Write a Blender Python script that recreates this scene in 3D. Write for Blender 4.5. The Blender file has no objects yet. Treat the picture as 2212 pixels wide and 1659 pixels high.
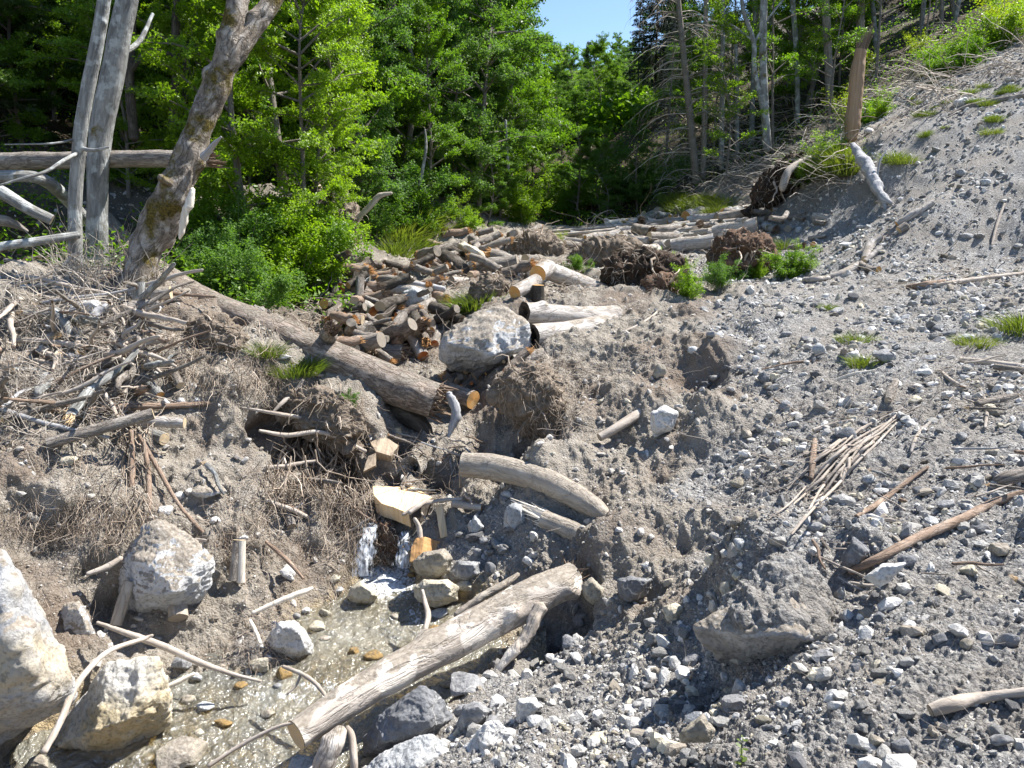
import bpy, bmesh, math, random
import numpy as np
from mathutils import Vector, Matrix
from mathutils.bvhtree import BVHTree

R = math.radians
random.seed(7)
rng = np.random.default_rng(11)
C = bpy.context.scene.collection
S = bpy.context.scene

# ------------------------------------------------------------------ camera
PITCH = 11.0
cam_d = bpy.data.cameras.new("camera")
cam_d.sensor_width = 36.0
cam_d.lens = 27.0
cam_d.clip_start = 0.05
cam_d.clip_end = 2000
cam = bpy.data.objects.new("camera", cam_d)
C.objects.link(cam)
cam.location = (0, 0, 0)
cam.rotation_euler = (R(90 - PITCH), 0, 0)
S.camera = cam

# ------------------------------------------------------------------ light
SUN = Vector((0.80, 0.40, 0.0)).normalized()
SUN_EL = 54.0
W = bpy.data.worlds.new("World")
S.world = W
W.use_nodes = True
nt = W.node_tree
sky = nt.nodes.new("ShaderNodeTexSky")
sky.sky_type = 'NISHITA'
sky.sun_disc = False
sky.sun_elevation = R(SUN_EL)
sky.sun_rotation = math.atan2(SUN.x, SUN.y)
sky.altitude = 900
sky.air_density = 1.0
sky.dust_density = 0.2
sky.ozone_density = 3.0
nt.links.new(sky.outputs[0], nt.nodes["Background"].inputs[0])
nt.nodes["Background"].inputs[1].default_value = 0.09
sd = bpy.data.lights.new("sun", 'SUN')
sd.energy = 5.0
sd.angle = R(0.55)
sd.color = (1.0, 0.955, 0.89)
sun = bpy.data.objects.new("sun", sd)
C.objects.link(sun)
to_sun = Vector((SUN.x * math.cos(R(SUN_EL)), SUN.y * math.cos(R(SUN_EL)), math.sin(R(SUN_EL))))
sun.rotation_euler = (-to_sun).to_track_quat('-Z', 'Y').to_euler()
sun.location = (20, 20, 40)
S.view_settings.view_transform = 'Standard'
S.view_settings.look = 'None'
S.view_settings.exposure = 1.3
S.view_settings.gamma = 1
S.render.engine = 'CYCLES'
S.cycles.max_bounces = 6
S.cycles.diffuse_bounces = 3
S.cycles.glossy_bounces = 3
S.cycles.transmission_bounces = 4
S.cycles.transparent_max_bounces = 8
S.cycles.caustics_reflective = False
S.cycles.caustics_refractive = False

# ------------------------------------------------------------------ view maths: places on the photo -> points in the valley
CP, SP = math.cos(R(PITCH)), math.sin(R(PITCH))
F = 1659.0
def ray(u, v):
    a = (u - 1106.0) / F
    t = (829.5 - v) / F
    return np.array([a, CP + t * SP, -SP + t * CP])
def P(u, v, Y):
    d = ray(u, v)
    return d / d[1] * Y

# ------------------------------------------------------------------ numpy noise
def _hash(ix, iy, iz, seed):
    h = (ix.astype(np.int64) * 374761393 + iy.astype(np.int64) * 668265263 + iz.astype(np.int64) * 2147483647 + seed * 974634777) & 0xFFFFFFFF
    h = ((h ^ (h >> 13)) * 1274126177) & 0xFFFFFFFF
    h = ((h ^ (h >> 16)) * 2246822519) & 0xFFFFFFFF
    return ((h ^ (h >> 15)) & 0xFFFFFF) / float(0xFFFFFF)
def vn(p, seed=0):
    p = np.asarray(p, dtype=np.float64)
    i = np.floor(p)
    f = p - i
    f = f * f * (3 - 2 * f)
    x, y, z = i[..., 0], i[..., 1], i[..., 2]
    r = 0
    for dx in (0, 1):
        wx = f[..., 0] if dx else 1 - f[..., 0]
        for dy in (0, 1):
            wy = f[..., 1] if dy else 1 - f[..., 1]
            for dz in (0, 1):
                wz = f[..., 2] if dz else 1 - f[..., 2]
                r = r + wx * wy * wz * _hash(x + dx, y + dy, z + dz, seed)
    return r * 2 - 1
def fbm(p, octs=4, seed=0, gain=0.5, ridge=False):
    a, s, t = 1.0, 0.0, 0.0
    for o in range(octs):
        n = vn(p * (2.03 ** o) + 13.7 * o, seed + o)
        if ridge:
            n = 1 - 2 * np.abs(n)
        s = s + a * n
        t += a
        a *= gain
    return s / t

# ------------------------------------------------------------------ terrain control points
# (u, v, Y, zone): g grey scree, s brown earth, f forest floor, w stream bed
CT = [
 (350,1610,5.66,'w'),(560,1600,5.55,'w'),(480,1500,6.1,'w'),(640,1480,6.2,'w'),(700,1400,6.75,'w'),(860,1400,6.7,'w'),
 (900,1480,6.05,'w'),(960,1400,6.65,'w'),(830,1300,7.45,'w'),(760,1290,7.5,'w'),(830,1230,8.15,'w'),(960,1300,7.4,'w'),(600,1655,5.25,'w'),
 (750,1560,5.6,'w'),(800,1500,5.9,'w'),
 # right bank of the stream up to the scree crest
 (1000,1200,7.9,'g'),(1080,1150,8.0,'g'),(1060,1480,5.95,'g'),(1000,1560,5.35,'g'),(900,1650,4.95,'g'),(1106,1650,4.6,'g'),
 (1240,1370,6.75,'g'),(1180,1420,6.3,'g'),(1320,1250,6.75,'s'),(1400,1300,6.2,'s'),(1450,1150,7.0,'s'),(1600,1200,6.4,'g'),(1300,1110,7.75,'s'),
 (1200,1050,8.3,'s'),(1500,900,9.2,'s'),(1400,1000,8.4,'s'),(1340,800,10.9,'s'),(1330,715,12.0,'s'),(1250,760,11.3,'s'),(1150,790,11.2,'s'),
 (1190,900,9.9,'s'),(1150,960,9.5,'s'),(1060,980,9.3,'s'),(1000,930,9.9,'s'),(960,1060,8.9,'s'),(900,1130,8.5,'s'),
 (1450,680,12.3,'s'),(1640,655,12.7,'g'),(1900,615,13.2,'g'),(2200,575,13.8,'g'),(1480,780,10.9,'s'),
 (2200,1000,6.2,'g'),(2200,800,8.3,'g'),(2200,1250,4.6,'g'),(2200,1500,3.4,'g'),(2200,1659,2.9,'g'),(1700,1659,3.35,'g'),(1400,1659,3.95,'g'),
 (1700,1480,4.05,'g'),(1450,1450,5.0,'g'),(1250,1560,4.9,'g'),(1900,1200,5.2,'g'),(1900,1000,6.7,'g'),(1700,1000,7.4,'g'),(1900,800,8.9,'g'),
 (1700,800,9.7,'g'),(1550,1050,7.8,'g'),(1900,1420,4.0,'g'),(2000,700,10.6,'g'),(1800,700,11.2,'g'),(1600,720,11.4,'g'),
 # behind the crest: hollow, log pile, upper scree
 (1450,645,14.6,'s'),(1300,600,17,'s'),(1180,640,14.2,'s'),(1450,540,22,'s'),(1500,480,28,'s'),(1250,500,27,'s'),(1650,560,18.5,'g'),(1600,440,26,'s'),
 (1700,410,24,'g'),(1830,320,21,'s'),(2000,200,23,'g'),(2200,85,25,'g'),(2000,450,15.5,'g'),(2200,350,16,'g'),(2200,500,14.4,'g'),
 (1850,500,17.5,'g'),(1750,600,15.5,'g'),(2100,250,19,'g'),(1900,350,19,'g'),(1750,470,20,'g'),(1480,385,32,'f'),(1650,320,33,'f'),(1360,480,33,'f'),
 (1250,455,38,'f'),(1100,500,27,'s'),(1130,470,34,'f'),
 # channel with sawn logs, left of the middle
 (850,700,14.5,'s'),(750,620,17,'s'),(800,780,12.7,'s'),(700,720,13.2,'s'),(900,640,16.5,'s'),(980,600,17.5,'s'),(1060,560,20,'s'),(930,480,23,'s'),
 (850,560,20,'s'),(900,800,12.3,'s'),(1000,820,11.8,'s'),(950,900,10.8,'s'),(860,990,9.7,'s'),(1050,700,13.2,'s'),
 (700,450,17.5,'s'),(640,520,16,'f'),(600,640,14.2,'f'),(480,600,14,'f'),(780,520,20,'f'),
 # left bank: crest and face
 (430,672,10.2,'s'),(300,632,10.2,'s'),(100,640,9.8,'s'),(0,600,10.3,'s'),(500,722,10.0,'s'),(600,788,9.8,'s'),(700,835,9.9,'s'),(800,890,9.8,'s'),
 (880,960,9.5,'s'),(200,800,8.8,'s'),(0,820,8.4,'s'),(400,900,8.7,'s'),(560,900,9.1,'s'),(650,1000,9.4,'s'),(720,1040,9.2,'s'),(500,1000,8.3,'s'),
 (100,1000,7.4,'s'),(250,1000,7.9,'s'),(400,1100,7.75,'s'),(650,1150,8.15,'s'),(560,1130,7.9,'s'),(100,1180,6.8,'s'),(280,1170,7.2,'s'),(350,1350,6.75,'s'),(550,1260,7.45,'s'),
 (680,1240,7.8,'s'),(200,1400,6.35,'s'),(110,1330,6.4,'s'),(0,1300,6.1,'s'),(450,1400,6.6,'s'),(560,1400,6.65,'g'),(250,1560,5.75,'w'),(60,1640,5.1,'s'),
 (200,1659,5.2,'w'),(760,1180,8.3,'s'),
]
# points nobody sees from the path, straight in metres (x, y, z, zone)
CX = [
 (-5,13,-0.9,'f'),(-9,13,-0.2,'f'),(-3,13.5,-1.6,'f'),(-7,11.5,-0.6,'f'),(-10,20,2.6,'f'),(-15,25,7.5,'f'),(-6,20,0.9,'f'),(-12,35,8,'f'),(-4,32,3.0,'f'),
 (-8,48,9,'f'),(-20,15,6,'f'),(-25,40,17,'f'),(-12,10,0.2,'s'),(-10,7,-1.0,'s'),(-9,4,-2.4,'s'),(-30,20,12,'f'),(-45,60,30,'f'),(-15,60,15,'f'),
 (-6,5,-3.0,'s'),(-5,2,-3.6,'s'),(-2,2.5,-4.0,'w'),(-1,1,-3.4,'g'),(0,0,-1.65,'g'),(1.5,1.0,-1.65,'g'),(4,2,-1.8,'g'),(6,1,-1.6,'g'),(9,3,-1.0,'g'),
 (10,8,-0.2,'g'),(14,12,2.2,'g'),(20,20,6.5,'g'),(20,33,9,'f'),(13,38,7.0,'f'),(8,45,6.5,'f'),(3,60,6.0,'f'),(0,90,9.0,'f'),(15,80,14,'f'),(30,60,18,'f'),(40,30,16,'f'),
 (60,60,34,'f'),(30,120,30,'f'),(-30,120,34,'f'),(0,130,20,'f'),(30,10,8,'g'),(16,28,6.9,'f'),(19,25,7.2,'g'),(-60,40,38,'f'),(60,10,24,'f'),(-60,5,25,'f'),
]
pts = []
zn = []
for (u, v, Y, k) in CT:
    pts.append(P(u, v, Y)); zn.append(k)
for (x, y, z, k) in CX:
    pts.append(np.array([x, y, z], float)); zn.append(k)
pts = np.array(pts)
def warp(x, y):
    return x, y
KX, KY, KZ = pts[:, 0], pts[:, 1], pts[:, 2]
def kern(r):
    return np.sqrt(r * r + 0.04)
n = len(pts)
D = np.hypot(KX[:, None] - KX[None], KY[:, None] - KY[None])
A = np.zeros((n + 3, n + 3))
A[:n, :n] = -kern(D) + 0.02 * np.eye(n) * (-1) * -1
A[:n, :n] -= 0.03 * np.eye(n)
A[:n, n] = 1; A[:n, n + 1] = KX; A[:n, n + 2] = KY
A[n, :n] = 1; A[n + 1, :n] = KX; A[n + 2, :n] = KY
b = np.concatenate([KZ, [0, 0, 0]])
SOL = np.linalg.solve(A, b)
ZT = {'g': (1, 0, 0, 0), 's': (0, 1, 0, 0), 'f': (0, 0, 1, 0), 'w': (0, 0, 0, 1)}
ZW = np.array([ZT[k] for k in zn], float)
def height(x, y, zones=False):
    x = np.asarray(x, float); y = np.asarray(y, float)
    sh = x.shape
    x = x.ravel(); y = y.ravel()
    z = np.empty_like(x); zo = np.zeros((len(x), 4)) if zones else None
    for i in range(0, len(x), 20000):
        xs, ys = x[i:i + 20000], y[i:i + 20000]
        d = np.hypot(xs[:, None] - KX[None], ys[:, None] - KY[None])
        z[i:i + 20000] = -kern(d) @ SOL[:n] + SOL[n] + SOL[n + 1] * xs + SOL[n + 2] * ys
        if zones:
            w = 1 / (d * d + 0.02) ** 2
            w /= w.sum(1, keepdims=True)
            zo[i:i + 20000] = w @ ZW
    return (z.reshape(sh), zo.reshape(sh + (4,))) if zones else z.reshape(sh)

# polar grid that gets finer near the path
TH = np.concatenate([np.linspace(-78, -37, 60)[:-1], np.linspace(-37, 37, 900), np.linspace(37, 78, 60)[1:]])
RR = np.exp(np.concatenate([np.linspace(math.log(1.1), math.log(3.2), 90)[:-1], np.linspace(math.log(3.2), math.log(16), 760)[:-1], np.linspace(math.log(16), math.log(150), 330)]))
# a coarse copy serves for lookups, the fine one (with relief) is built next
CARVE = [((685,960,9.3),.42,.6),((745,1020,9.15),.32,.5),((605,905,9.15),.28,.35),((620,980,9.0),.25,.3),((465,725,10.0),.28,.35),((1225,1365,6.8),.38,.4),((1140,1430,6.2),.2,.2),
 ((1540,1480,4.55),.22,.22),((430,1100,7.7),.2,.22),((230,1290,6.7),.28,.35),((1060,930,9.6),.5,.5),((950,985,9.3),.4,.5),((870,1010,9.3),.35,.45),((1180,960,9.5),.25,.3),((1345,960,9.0),.3,.25),((1250,860,10.2),.3,.2),
 ((1500,830,10.4),.55,.14),((1450,1000,8.3),.3,.2),((160,1130,7.0),.3,.25),((70,1210,6.6),.3,.3),((1480,1180,6.8),.3,.22),((60,1590,5.3),.35,.4),((560,900,8.9),.2,.2)]
RAISE = [((1150,1010,8.6),.3,.2),((1100,870,9.8),.3,.2),((760,1090,8.7),.25,.2),((1690,1265,5.45),.50,.42),((1320,1180,7.2),.35,.22),((1400,880,9.6),.35,.18),((1560,900,8.9),.35,.2),((1560,740,10.9),.4,.2),((1660,700,11.6),.4,.15),((1200,1010,8.8),.35,.2),((520,860,9.3),.35,.18),((1730,1120,6.0),.4,.12)]
def relief(x, y, z, zo):
    p = np.stack([x, y, z], -1)
    d = np.hypot(x, y)
    g, s, f, w = zo[..., 0], zo[..., 1], zo[..., 2], zo[..., 3]
    a = 0.34 * fbm(p * 0.9, 3, 3) * (0.35 * g + 0.85 * s + 0.8 * f + 0.1 * w)
    a += 0.12 * fbm(p * 2.6, 3, 9, ridge=True) * (0.35 * g + 0.9 * s + 0.5 * f + 0.12 * w)
    a += 0.055 * fbm(p * 7.0, 4, 19, 0.68) * (0.7 * g + 1.0 * s + 0.6 * f + 0.5 * w)
    a += 0.03 * fbm(p * 24.0, 3, 29, 0.75) * (1.0 * g + 1.0 * s + 0.5 * f + 0.4 * w) * np.clip(1.4 - d / 22, 0, 1)
    a += 0.02 * fbm(p * 60.0, 2, 39, 0.7) * np.clip(1.2 - d / 10, 0, 1) * (g + s)
    q = np.stack([(x * 0.55 - y * 0.83) * 1.5, (x * 0.83 + y * 0.55) * 0.5, z * 0], -1)
    a += 0.085 * fbm(q, 3, 61, 0.6, ridge=True) * g * np.clip(1.6 - d / 14, 0.2, 1)
    a += 0.12 * fbm(p * np.array([1.9, 0.9, 1.0]), 3, 67, 0.6, ridge=True) * s * np.clip(1.7 - d / 12, 0.1, 1)
    for sg, lst in ((-1, CARVE), (1, RAISE)):
        for (uvY, r_, h_) in lst:
            c = P(*uvY); dd = ((p - c) ** 2).sum(-1) / (r_ * r_)
            a += sg * h_ * np.exp(-dd * (1 + 0.5 * np.sin(p[..., 0] * 9) * np.cos(p[..., 2] * 11)))
    a -= 0.20 * w   # the bed lies under the water
    return a
# ------------------------------------------------------------------ mesh helpers
def mesh(name, v, faces, mat=None, smooth=False, uv=None, col=None):
    """faces: list of int arrays (n,k); uv: per-loop (all faces in order); col: per-vertex rgb"""
    if not isinstance(faces, (list, tuple)):
        faces = [faces]
    faces = [np.asarray(f, dtype=np.int32) for f in faces if len(f)]
    v = np.asarray(v, dtype=np.float32)
    me = bpy.data.meshes.new(name)
    me.vertices.add(len(v)); me.vertices.foreach_set('co', v.ravel())
    idx = np.concatenate([f.ravel() for f in faces])
    cnt = np.concatenate([np.full(len(f), f.shape[1], np.int32) for f in faces])
    st = np.concatenate([[0], np.cumsum(cnt)[:-1]]).astype(np.int32)
    me.loops.add(len(idx)); me.loops.foreach_set('vertex_index', idx)
    me.polygons.add(len(cnt)); me.polygons.foreach_set('loop_start', st); me.polygons.foreach_set('loop_total', cnt)
    me.polygons.foreach_set('use_smooth', np.full(len(cnt), bool(smooth)))
    if uv is not None:
        l = me.uv_layers.new(name='UVMap'); l.data.foreach_set('uv', np.asarray(uv, np.float32).ravel())
    if col is not None:
        c = me.color_attributes.new('col', 'FLOAT_COLOR', 'POINT')
        cc = np.ones((len(v), 4), np.float32); cc[:, :col.shape[1]] = col
        c.data.foreach_set('color', cc.ravel())
    me.update(calc_edges=True)
    me.validate()
    if mat is not None:
        me.materials.append(mat)
    return me
def link(name, me, parent=None, loc=None, label=None, cat=None, group=None, kind=None):
    o = bpy.data.objects.new(name, me)
    C.objects.link(o)
    if parent is not None: o.parent = parent
    if loc is not None: o.location = loc
    if label: o['label'] = label
    if cat: o['category'] = cat
    if group: o['group'] = group
    if kind: o['kind'] = kind
    return o
def clone(o, loc, rot=None, scale=None, label=None, group=None, color=None):
    c = o.copy(); C.objects.link(c)
    c.location = loc
    if rot is not None: c.rotation_euler = rot
    if scale is not None: c.scale = scale if hasattr(scale, '__len__') else (scale,) * 3
    if label: c['label'] = label
    if group: c['group'] = group
    if color is not None: c.color = tuple(color) + (1,)
    for ch in o.children:
        d = ch.copy(); C.objects.link(d); d.parent = c
        for g in ch.children:
            e = g.copy(); C.objects.link(e); e.parent = d
    return c
def nrm(a):
    return a / (np.linalg.norm(a, axis=-1, keepdims=True) + 1e-12)
def frames(path):
    """path (N,S,3) -> tangents and two normals, kept from twisting"""
    t = np.empty_like(path)
    t[:, 1:-1] = path[:, 2:] - path[:, :-2]; t[:, 0] = path[:, 1] - path[:, 0]; t[:, -1] = path[:, -1] - path[:, -2]
    t = nrm(t)
    ref = np.zeros((len(path), 3))
    m = nrm(path[:, -1] - path[:, 0])
    ax = np.argmin(np.abs(m), 1)
    ref[np.arange(len(path)), ax] = 1
    a = nrm(np.cross(t, ref[:, None, :]))
    b = np.cross(t, a)
    return t, a, b
def tubes(path, rad, k=6, caps=False):
    path = np.asarray(path, float); rad = np.asarray(rad, float)
    N, Sg, _ = path.shape
    t, a, b = frames(path)
    an = np.arange(k) * 2 * math.pi / k
    ring = a[:, :, None, :] * np.cos(an)[None, None, :, None] + b[:, :, None, :] * np.sin(an)[None, None, :, None]
    v = path[:, :, None, :] + ring * rad[:, :, None, None]
    idx = np.arange(N * Sg * k).reshape(N, Sg, k)
    nx = np.roll(idx, -1, 2)
    f = np.stack([idx[:, :-1], nx[:, :-1], nx[:, 1:], idx[:, 1:]], -1).reshape(-1, 4)
    return v.reshape(-1, 3), f
def spline(ctrl, n):
    c = np.asarray(ctrl, float)
    m = len(c)
    if m == 2:
        t = np.linspace(0, 1, n)[:, None]
        return c[0] * (1 - t) + c[1] * t
    e = np.vstack([2 * c[0] - c[1], c, 2 * c[-1] - c[-2]])
    d = np.linalg.norm(np.diff(c[:, :3], axis=0), axis=1); s = np.concatenate([[0], np.cumsum(d)])
    q = np.linspace(0, s[-1], n)
    i = np.clip(np.searchsorted(s, q, side='right') - 1, 0, m - 2)
    t = ((q - s[i]) / (s[i + 1] - s[i] + 1e-9))[:, None]
    p0, p1, p2, p3 = e[i], e[i + 1], e[i + 2], e[i + 3]
    return 0.5 * ((2 * p1) + (-p0 + p2) * t + (2 * p0 - 5 * p1 + 4 * p2 - p3) * t * t + (-p0 + 3 * p1 - 3 * p2 + p3) * t ** 3)
def subdiv_tri(v, f):
    e = np.sort(np.concatenate([f[:, [0, 1]], f[:, [1, 2]], f[:, [2, 0]]]), 1)
    u, inv = np.unique(e, axis=0, return_inverse=True)
    inv = inv.ravel()
    mid = (v[u[:, 0]] + v[u[:, 1]]) / 2
    n = len(f); a, b, c = inv[:n] + len(v), inv[n:2 * n] + len(v), inv[2 * n:] + len(v)
    nf = np.concatenate([np.stack([f[:, 0], a, c], 1), np.stack([a, f[:, 1], b], 1), np.stack([c, b, f[:, 2]], 1), np.stack([a, b, c], 1)])
    return np.vstack([v, mid]), nf
def laplace(v, f, w=0.5, it=1):
    e = np.concatenate([f[:, [0, 1]], f[:, [1, 2]], f[:, [2, 0]]])
    for _ in range(it):
        s = np.zeros_like(v); c = np.zeros(len(v))
        np.add.at(s, e[:, 0], v[e[:, 1]]); np.add.at(s, e[:, 1], v[e[:, 0]])
        np.add.at(c, e[:, 0], 1); np.add.at(c, e[:, 1], 1)
        v = v * (1 - w) + w * s / np.maximum(c, 1)[:, None]
    return v
def vnormals(v, f):
    fn = np.cross(v[f[:, 1]] - v[f[:, 0]], v[f[:, 2]] - v[f[:, 0]])
    s = np.zeros_like(v)
    for k in range(f.shape[1]):
        np.add.at(s, f[:, k], fn)
    return nrm(s)
def hull(p):
    bm = bmesh.new()
    for q in p: bm.verts.new(q)
    r = bmesh.ops.convex_hull(bm, input=bm.verts)
    g = [x for x in r['geom_interior'] if isinstance(x, bmesh.types.BMVert)]
    bmesh.ops.delete(bm, geom=g, context='VERTS')
    bmesh.ops.triangulate(bm, faces=bm.faces)
    bmesh.ops.recalc_face_normals(bm, faces=bm.faces)
    bm.verts.ensure_lookup_table()
    for i, x in enumerate(bm.verts): x.index = i
    v = np.array([x.co[:] for x in bm.verts]); f = np.array([[x.index for x in q.verts] for q in bm.faces])
    bm.free()
    return v, f
def rockmesh(p, seed, size, target=0.03, rough=1.0, soft=2):
    v, f = hull(p)
    for k in range(7):
        L = np.linalg.norm(v[f[:, 0]] - v[f[:, 1]], axis=1).mean()
        if L < target or len(f) > 26000: break
        v, f = subdiv_tri(v, f)
        if k == 2: v = laplace(v, f, 0.3, 1)
    v = laplace(v, f, 0.5, soft)
    nn = vnormals(v, f)
    o = np.array([seed * 7.1, seed * 3.3, 0])
    q = v / size + o
    d = 0.05 * fbm(q * 1.8, 3, seed) + 0.045 * fbm(q * 4.5, 4, seed + 5, 0.6, ridge=True) + 0.012 * fbm(q * 18, 3, seed + 9, 0.7)
    # stepped breaks like fractured limestone
    st = fbm(q * np.array([1.5, 1.5, 4.0]), 2, seed + 21)
    d += 0.022 * (np.floor(st * 5) / 5)
    return v + nn * (d * size * rough)[:, None], f

# ------------------------------------------------------------------ materials
class MB:
    def __init__(s, name, rough=0.8):
        s.m = bpy.data.materials.new(name); s.m.use_nodes = True
        s.t = s.m.node_tree; s.b = s.t.nodes['Principled BSDF']; s.b.inputs['Roughness'].default_value = rough
        s.b.inputs['Specular IOR Level'].default_value = 0.25
        tc = s.t.nodes.new('ShaderNodeTexCoord'); s.obj = tc.outputs['Object']; s.uv = tc.outputs['UV']
    def n(s, ty): return s.t.nodes.new(ty)
    def l(s, a, b): s.t.links.new(a, b)
    def mapv(s, vec, sc):
        m = s.n('ShaderNodeMapping'); s.l(vec, m.inputs['Vector']); m.inputs['Scale'].default_value = sc; return m.outputs[0]
    def noise(s, sc, det=4, vec=None, rough=0.55, dist=0):
        x = s.n('ShaderNodeTexNoise'); x.inputs['Scale'].default_value = sc; x.inputs['Detail'].default_value = det
        x.inputs['Roughness'].default_value = rough; x.inputs['Distortion'].default_value = dist
        s.l(vec if vec is not None else s.obj, x.inputs['Vector']); return x.outputs['Fac']
    def vor(s, sc, vec=None, feat='F1', out='Distance'):
        x = s.n('ShaderNodeTexVoronoi'); x.feature = feat; x.inputs['Scale'].default_value = sc
        s.l(vec if vec is not None else s.obj, x.inputs['Vector']); return x.outputs[out]
    def ramp(s, f, stops):
        x = s.n('ShaderNodeValToRGB'); s.l(f, x.inputs[0]); cr = x.color_ramp
        while len(cr.elements) < len(stops): cr.elements.new(0.5)
        for e, (p, c) in zip(cr.elements, stops):
            e.position = p; e.color = (c, c, c, 1) if not hasattr(c, '__len__') else tuple(c) + (1,)
        return x.outputs[0]
    def mix(s, f, a, b, mode='MIX'):
        x = s.n('ShaderNodeMix'); x.data_type = 'RGBA'; x.blend_type = mode
        if hasattr(f, 'is_linked'): s.l(f, x.inputs[0])
        else: x.inputs[0].default_value = f
        for k, q in ((6, a), (7, b)):
            if hasattr(q, 'is_linked'): s.l(q, x.inputs[k])
            else: x.inputs[k].default_value = tuple(q) + (1,) if hasattr(q, '__len__') else (q, q, q, 1)
        return x.outputs[2]
    def math(s, op, a, b=0.0):
        x = s.n('ShaderNodeMath'); x.operation = op
        for k, q in ((0, a), (1, b)):
            if hasattr(q, 'is_linked'): s.l(q, x.inputs[k])
            else: x.inputs[k].default_value = q
        return x.outputs[0]
    def attr(s, name):
        x = s.n('ShaderNodeAttribute'); x.attribute_name = name; return x
    def normz(s):
        g = s.n('ShaderNodeNewGeometry'); x = s.n('ShaderNodeSeparateXYZ'); s.l(g.outputs['Normal'], x.inputs[0]); return x.outputs[2]
    def bump(s, h, dist, strength=1.0):
        x = s.n('ShaderNodeBump'); x.inputs['Distance'].default_value = dist; x.inputs['Strength'].default_value = strength
        s.l(h, x.inputs['Height']); s.l(x.outputs[0], s.b.inputs['Normal'])
    def col(s, c): s.l(c, s.b.inputs['Base Color'])

GREY = (0.30, 0.295, 0.285)
DIRT = (0.285, 0.245, 0.20)
def m_terrain():
    k = MB('ground_earth_and_gravel', 0.95)
    z = k.attr('col')
    sp = k.n('ShaderNodeSeparateColor'); k.l(z.outputs['Color'], sp.inputs[0])
    c1 = k.vor(34, out='Color'); c2 = k.vor(85, out='Color')
    g1 = k.n('ShaderNodeSeparateColor'); k.l(c1, g1.inputs[0])
    g2 = k.n('ShaderNodeSeparateColor'); k.l(c2, g2.inputs[0])
    a = k.ramp(g1.outputs[0], [(0, (0.14, 0.14, 0.145)), (0.45, (0.25, 0.25, 0.25)), (0.8, (0.38, 0.375, 0.36)), (1, (0.55, 0.54, 0.51))])
    a2 = k.ramp(g2.outputs[0], [(0, (0.13, 0.125, 0.12)), (0.5, (0.24, 0.235, 0.23)), (1, (0.46, 0.44, 0.41))])
    grav = k.mix(k.ramp(k.noise(9, 3), [(0.42, 0), (0.58, 1)]), a, a2)
    grav = k.mix(k.ramp(k.noise(1.3, 4), [(0.38, 0), (0.6, 0.75)]), grav, (0.275, 0.25, 0.22))
    s1 = k.ramp(k.noise(3.5, 8, rough=0.7), [(0.3, (0.19, 0.163, 0.13)), (0.5, (0.29, 0.258, 0.215)), (0.72, (0.40, 0.365, 0.315))])
    s1 = k.mix(k.ramp(k.noise(45, 2), [(0.62, 0), (0.68, 0.8)]), s1, (0.5, 0.48, 0.44))
    s1 = k.mix(k.ramp(k.noise(0.8, 4), [(0.5, 0), (0.62, 0.55)]), s1, (0.15, 0.098, 0.066))
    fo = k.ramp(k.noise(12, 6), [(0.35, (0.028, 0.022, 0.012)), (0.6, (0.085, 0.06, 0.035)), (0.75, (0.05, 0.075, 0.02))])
    be = k.ramp(k.vor(11, out='Distance'), [(0, (0.70, 0.52, 0.24)), (0.45, (0.40, 0.29, 0.13)), (1, (0.06, 0.045, 0.03))])
    c = k.mix(sp.outputs[1], grav, s1)
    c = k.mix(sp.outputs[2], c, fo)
    w = k.attr('wet')
    c = k.mix(w.outputs['Fac'], c, be)
    k.col(c)
    h = k.math('ADD', k.math('MULTIPLY', k.vor(40), -0.8), k.math('ADD', k.noise(60, 6, rough=0.75), k.math('MULTIPLY', k.vor(95), -0.4)))
    k.bump(h, 0.03, 0.9)
    return k.m
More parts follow.
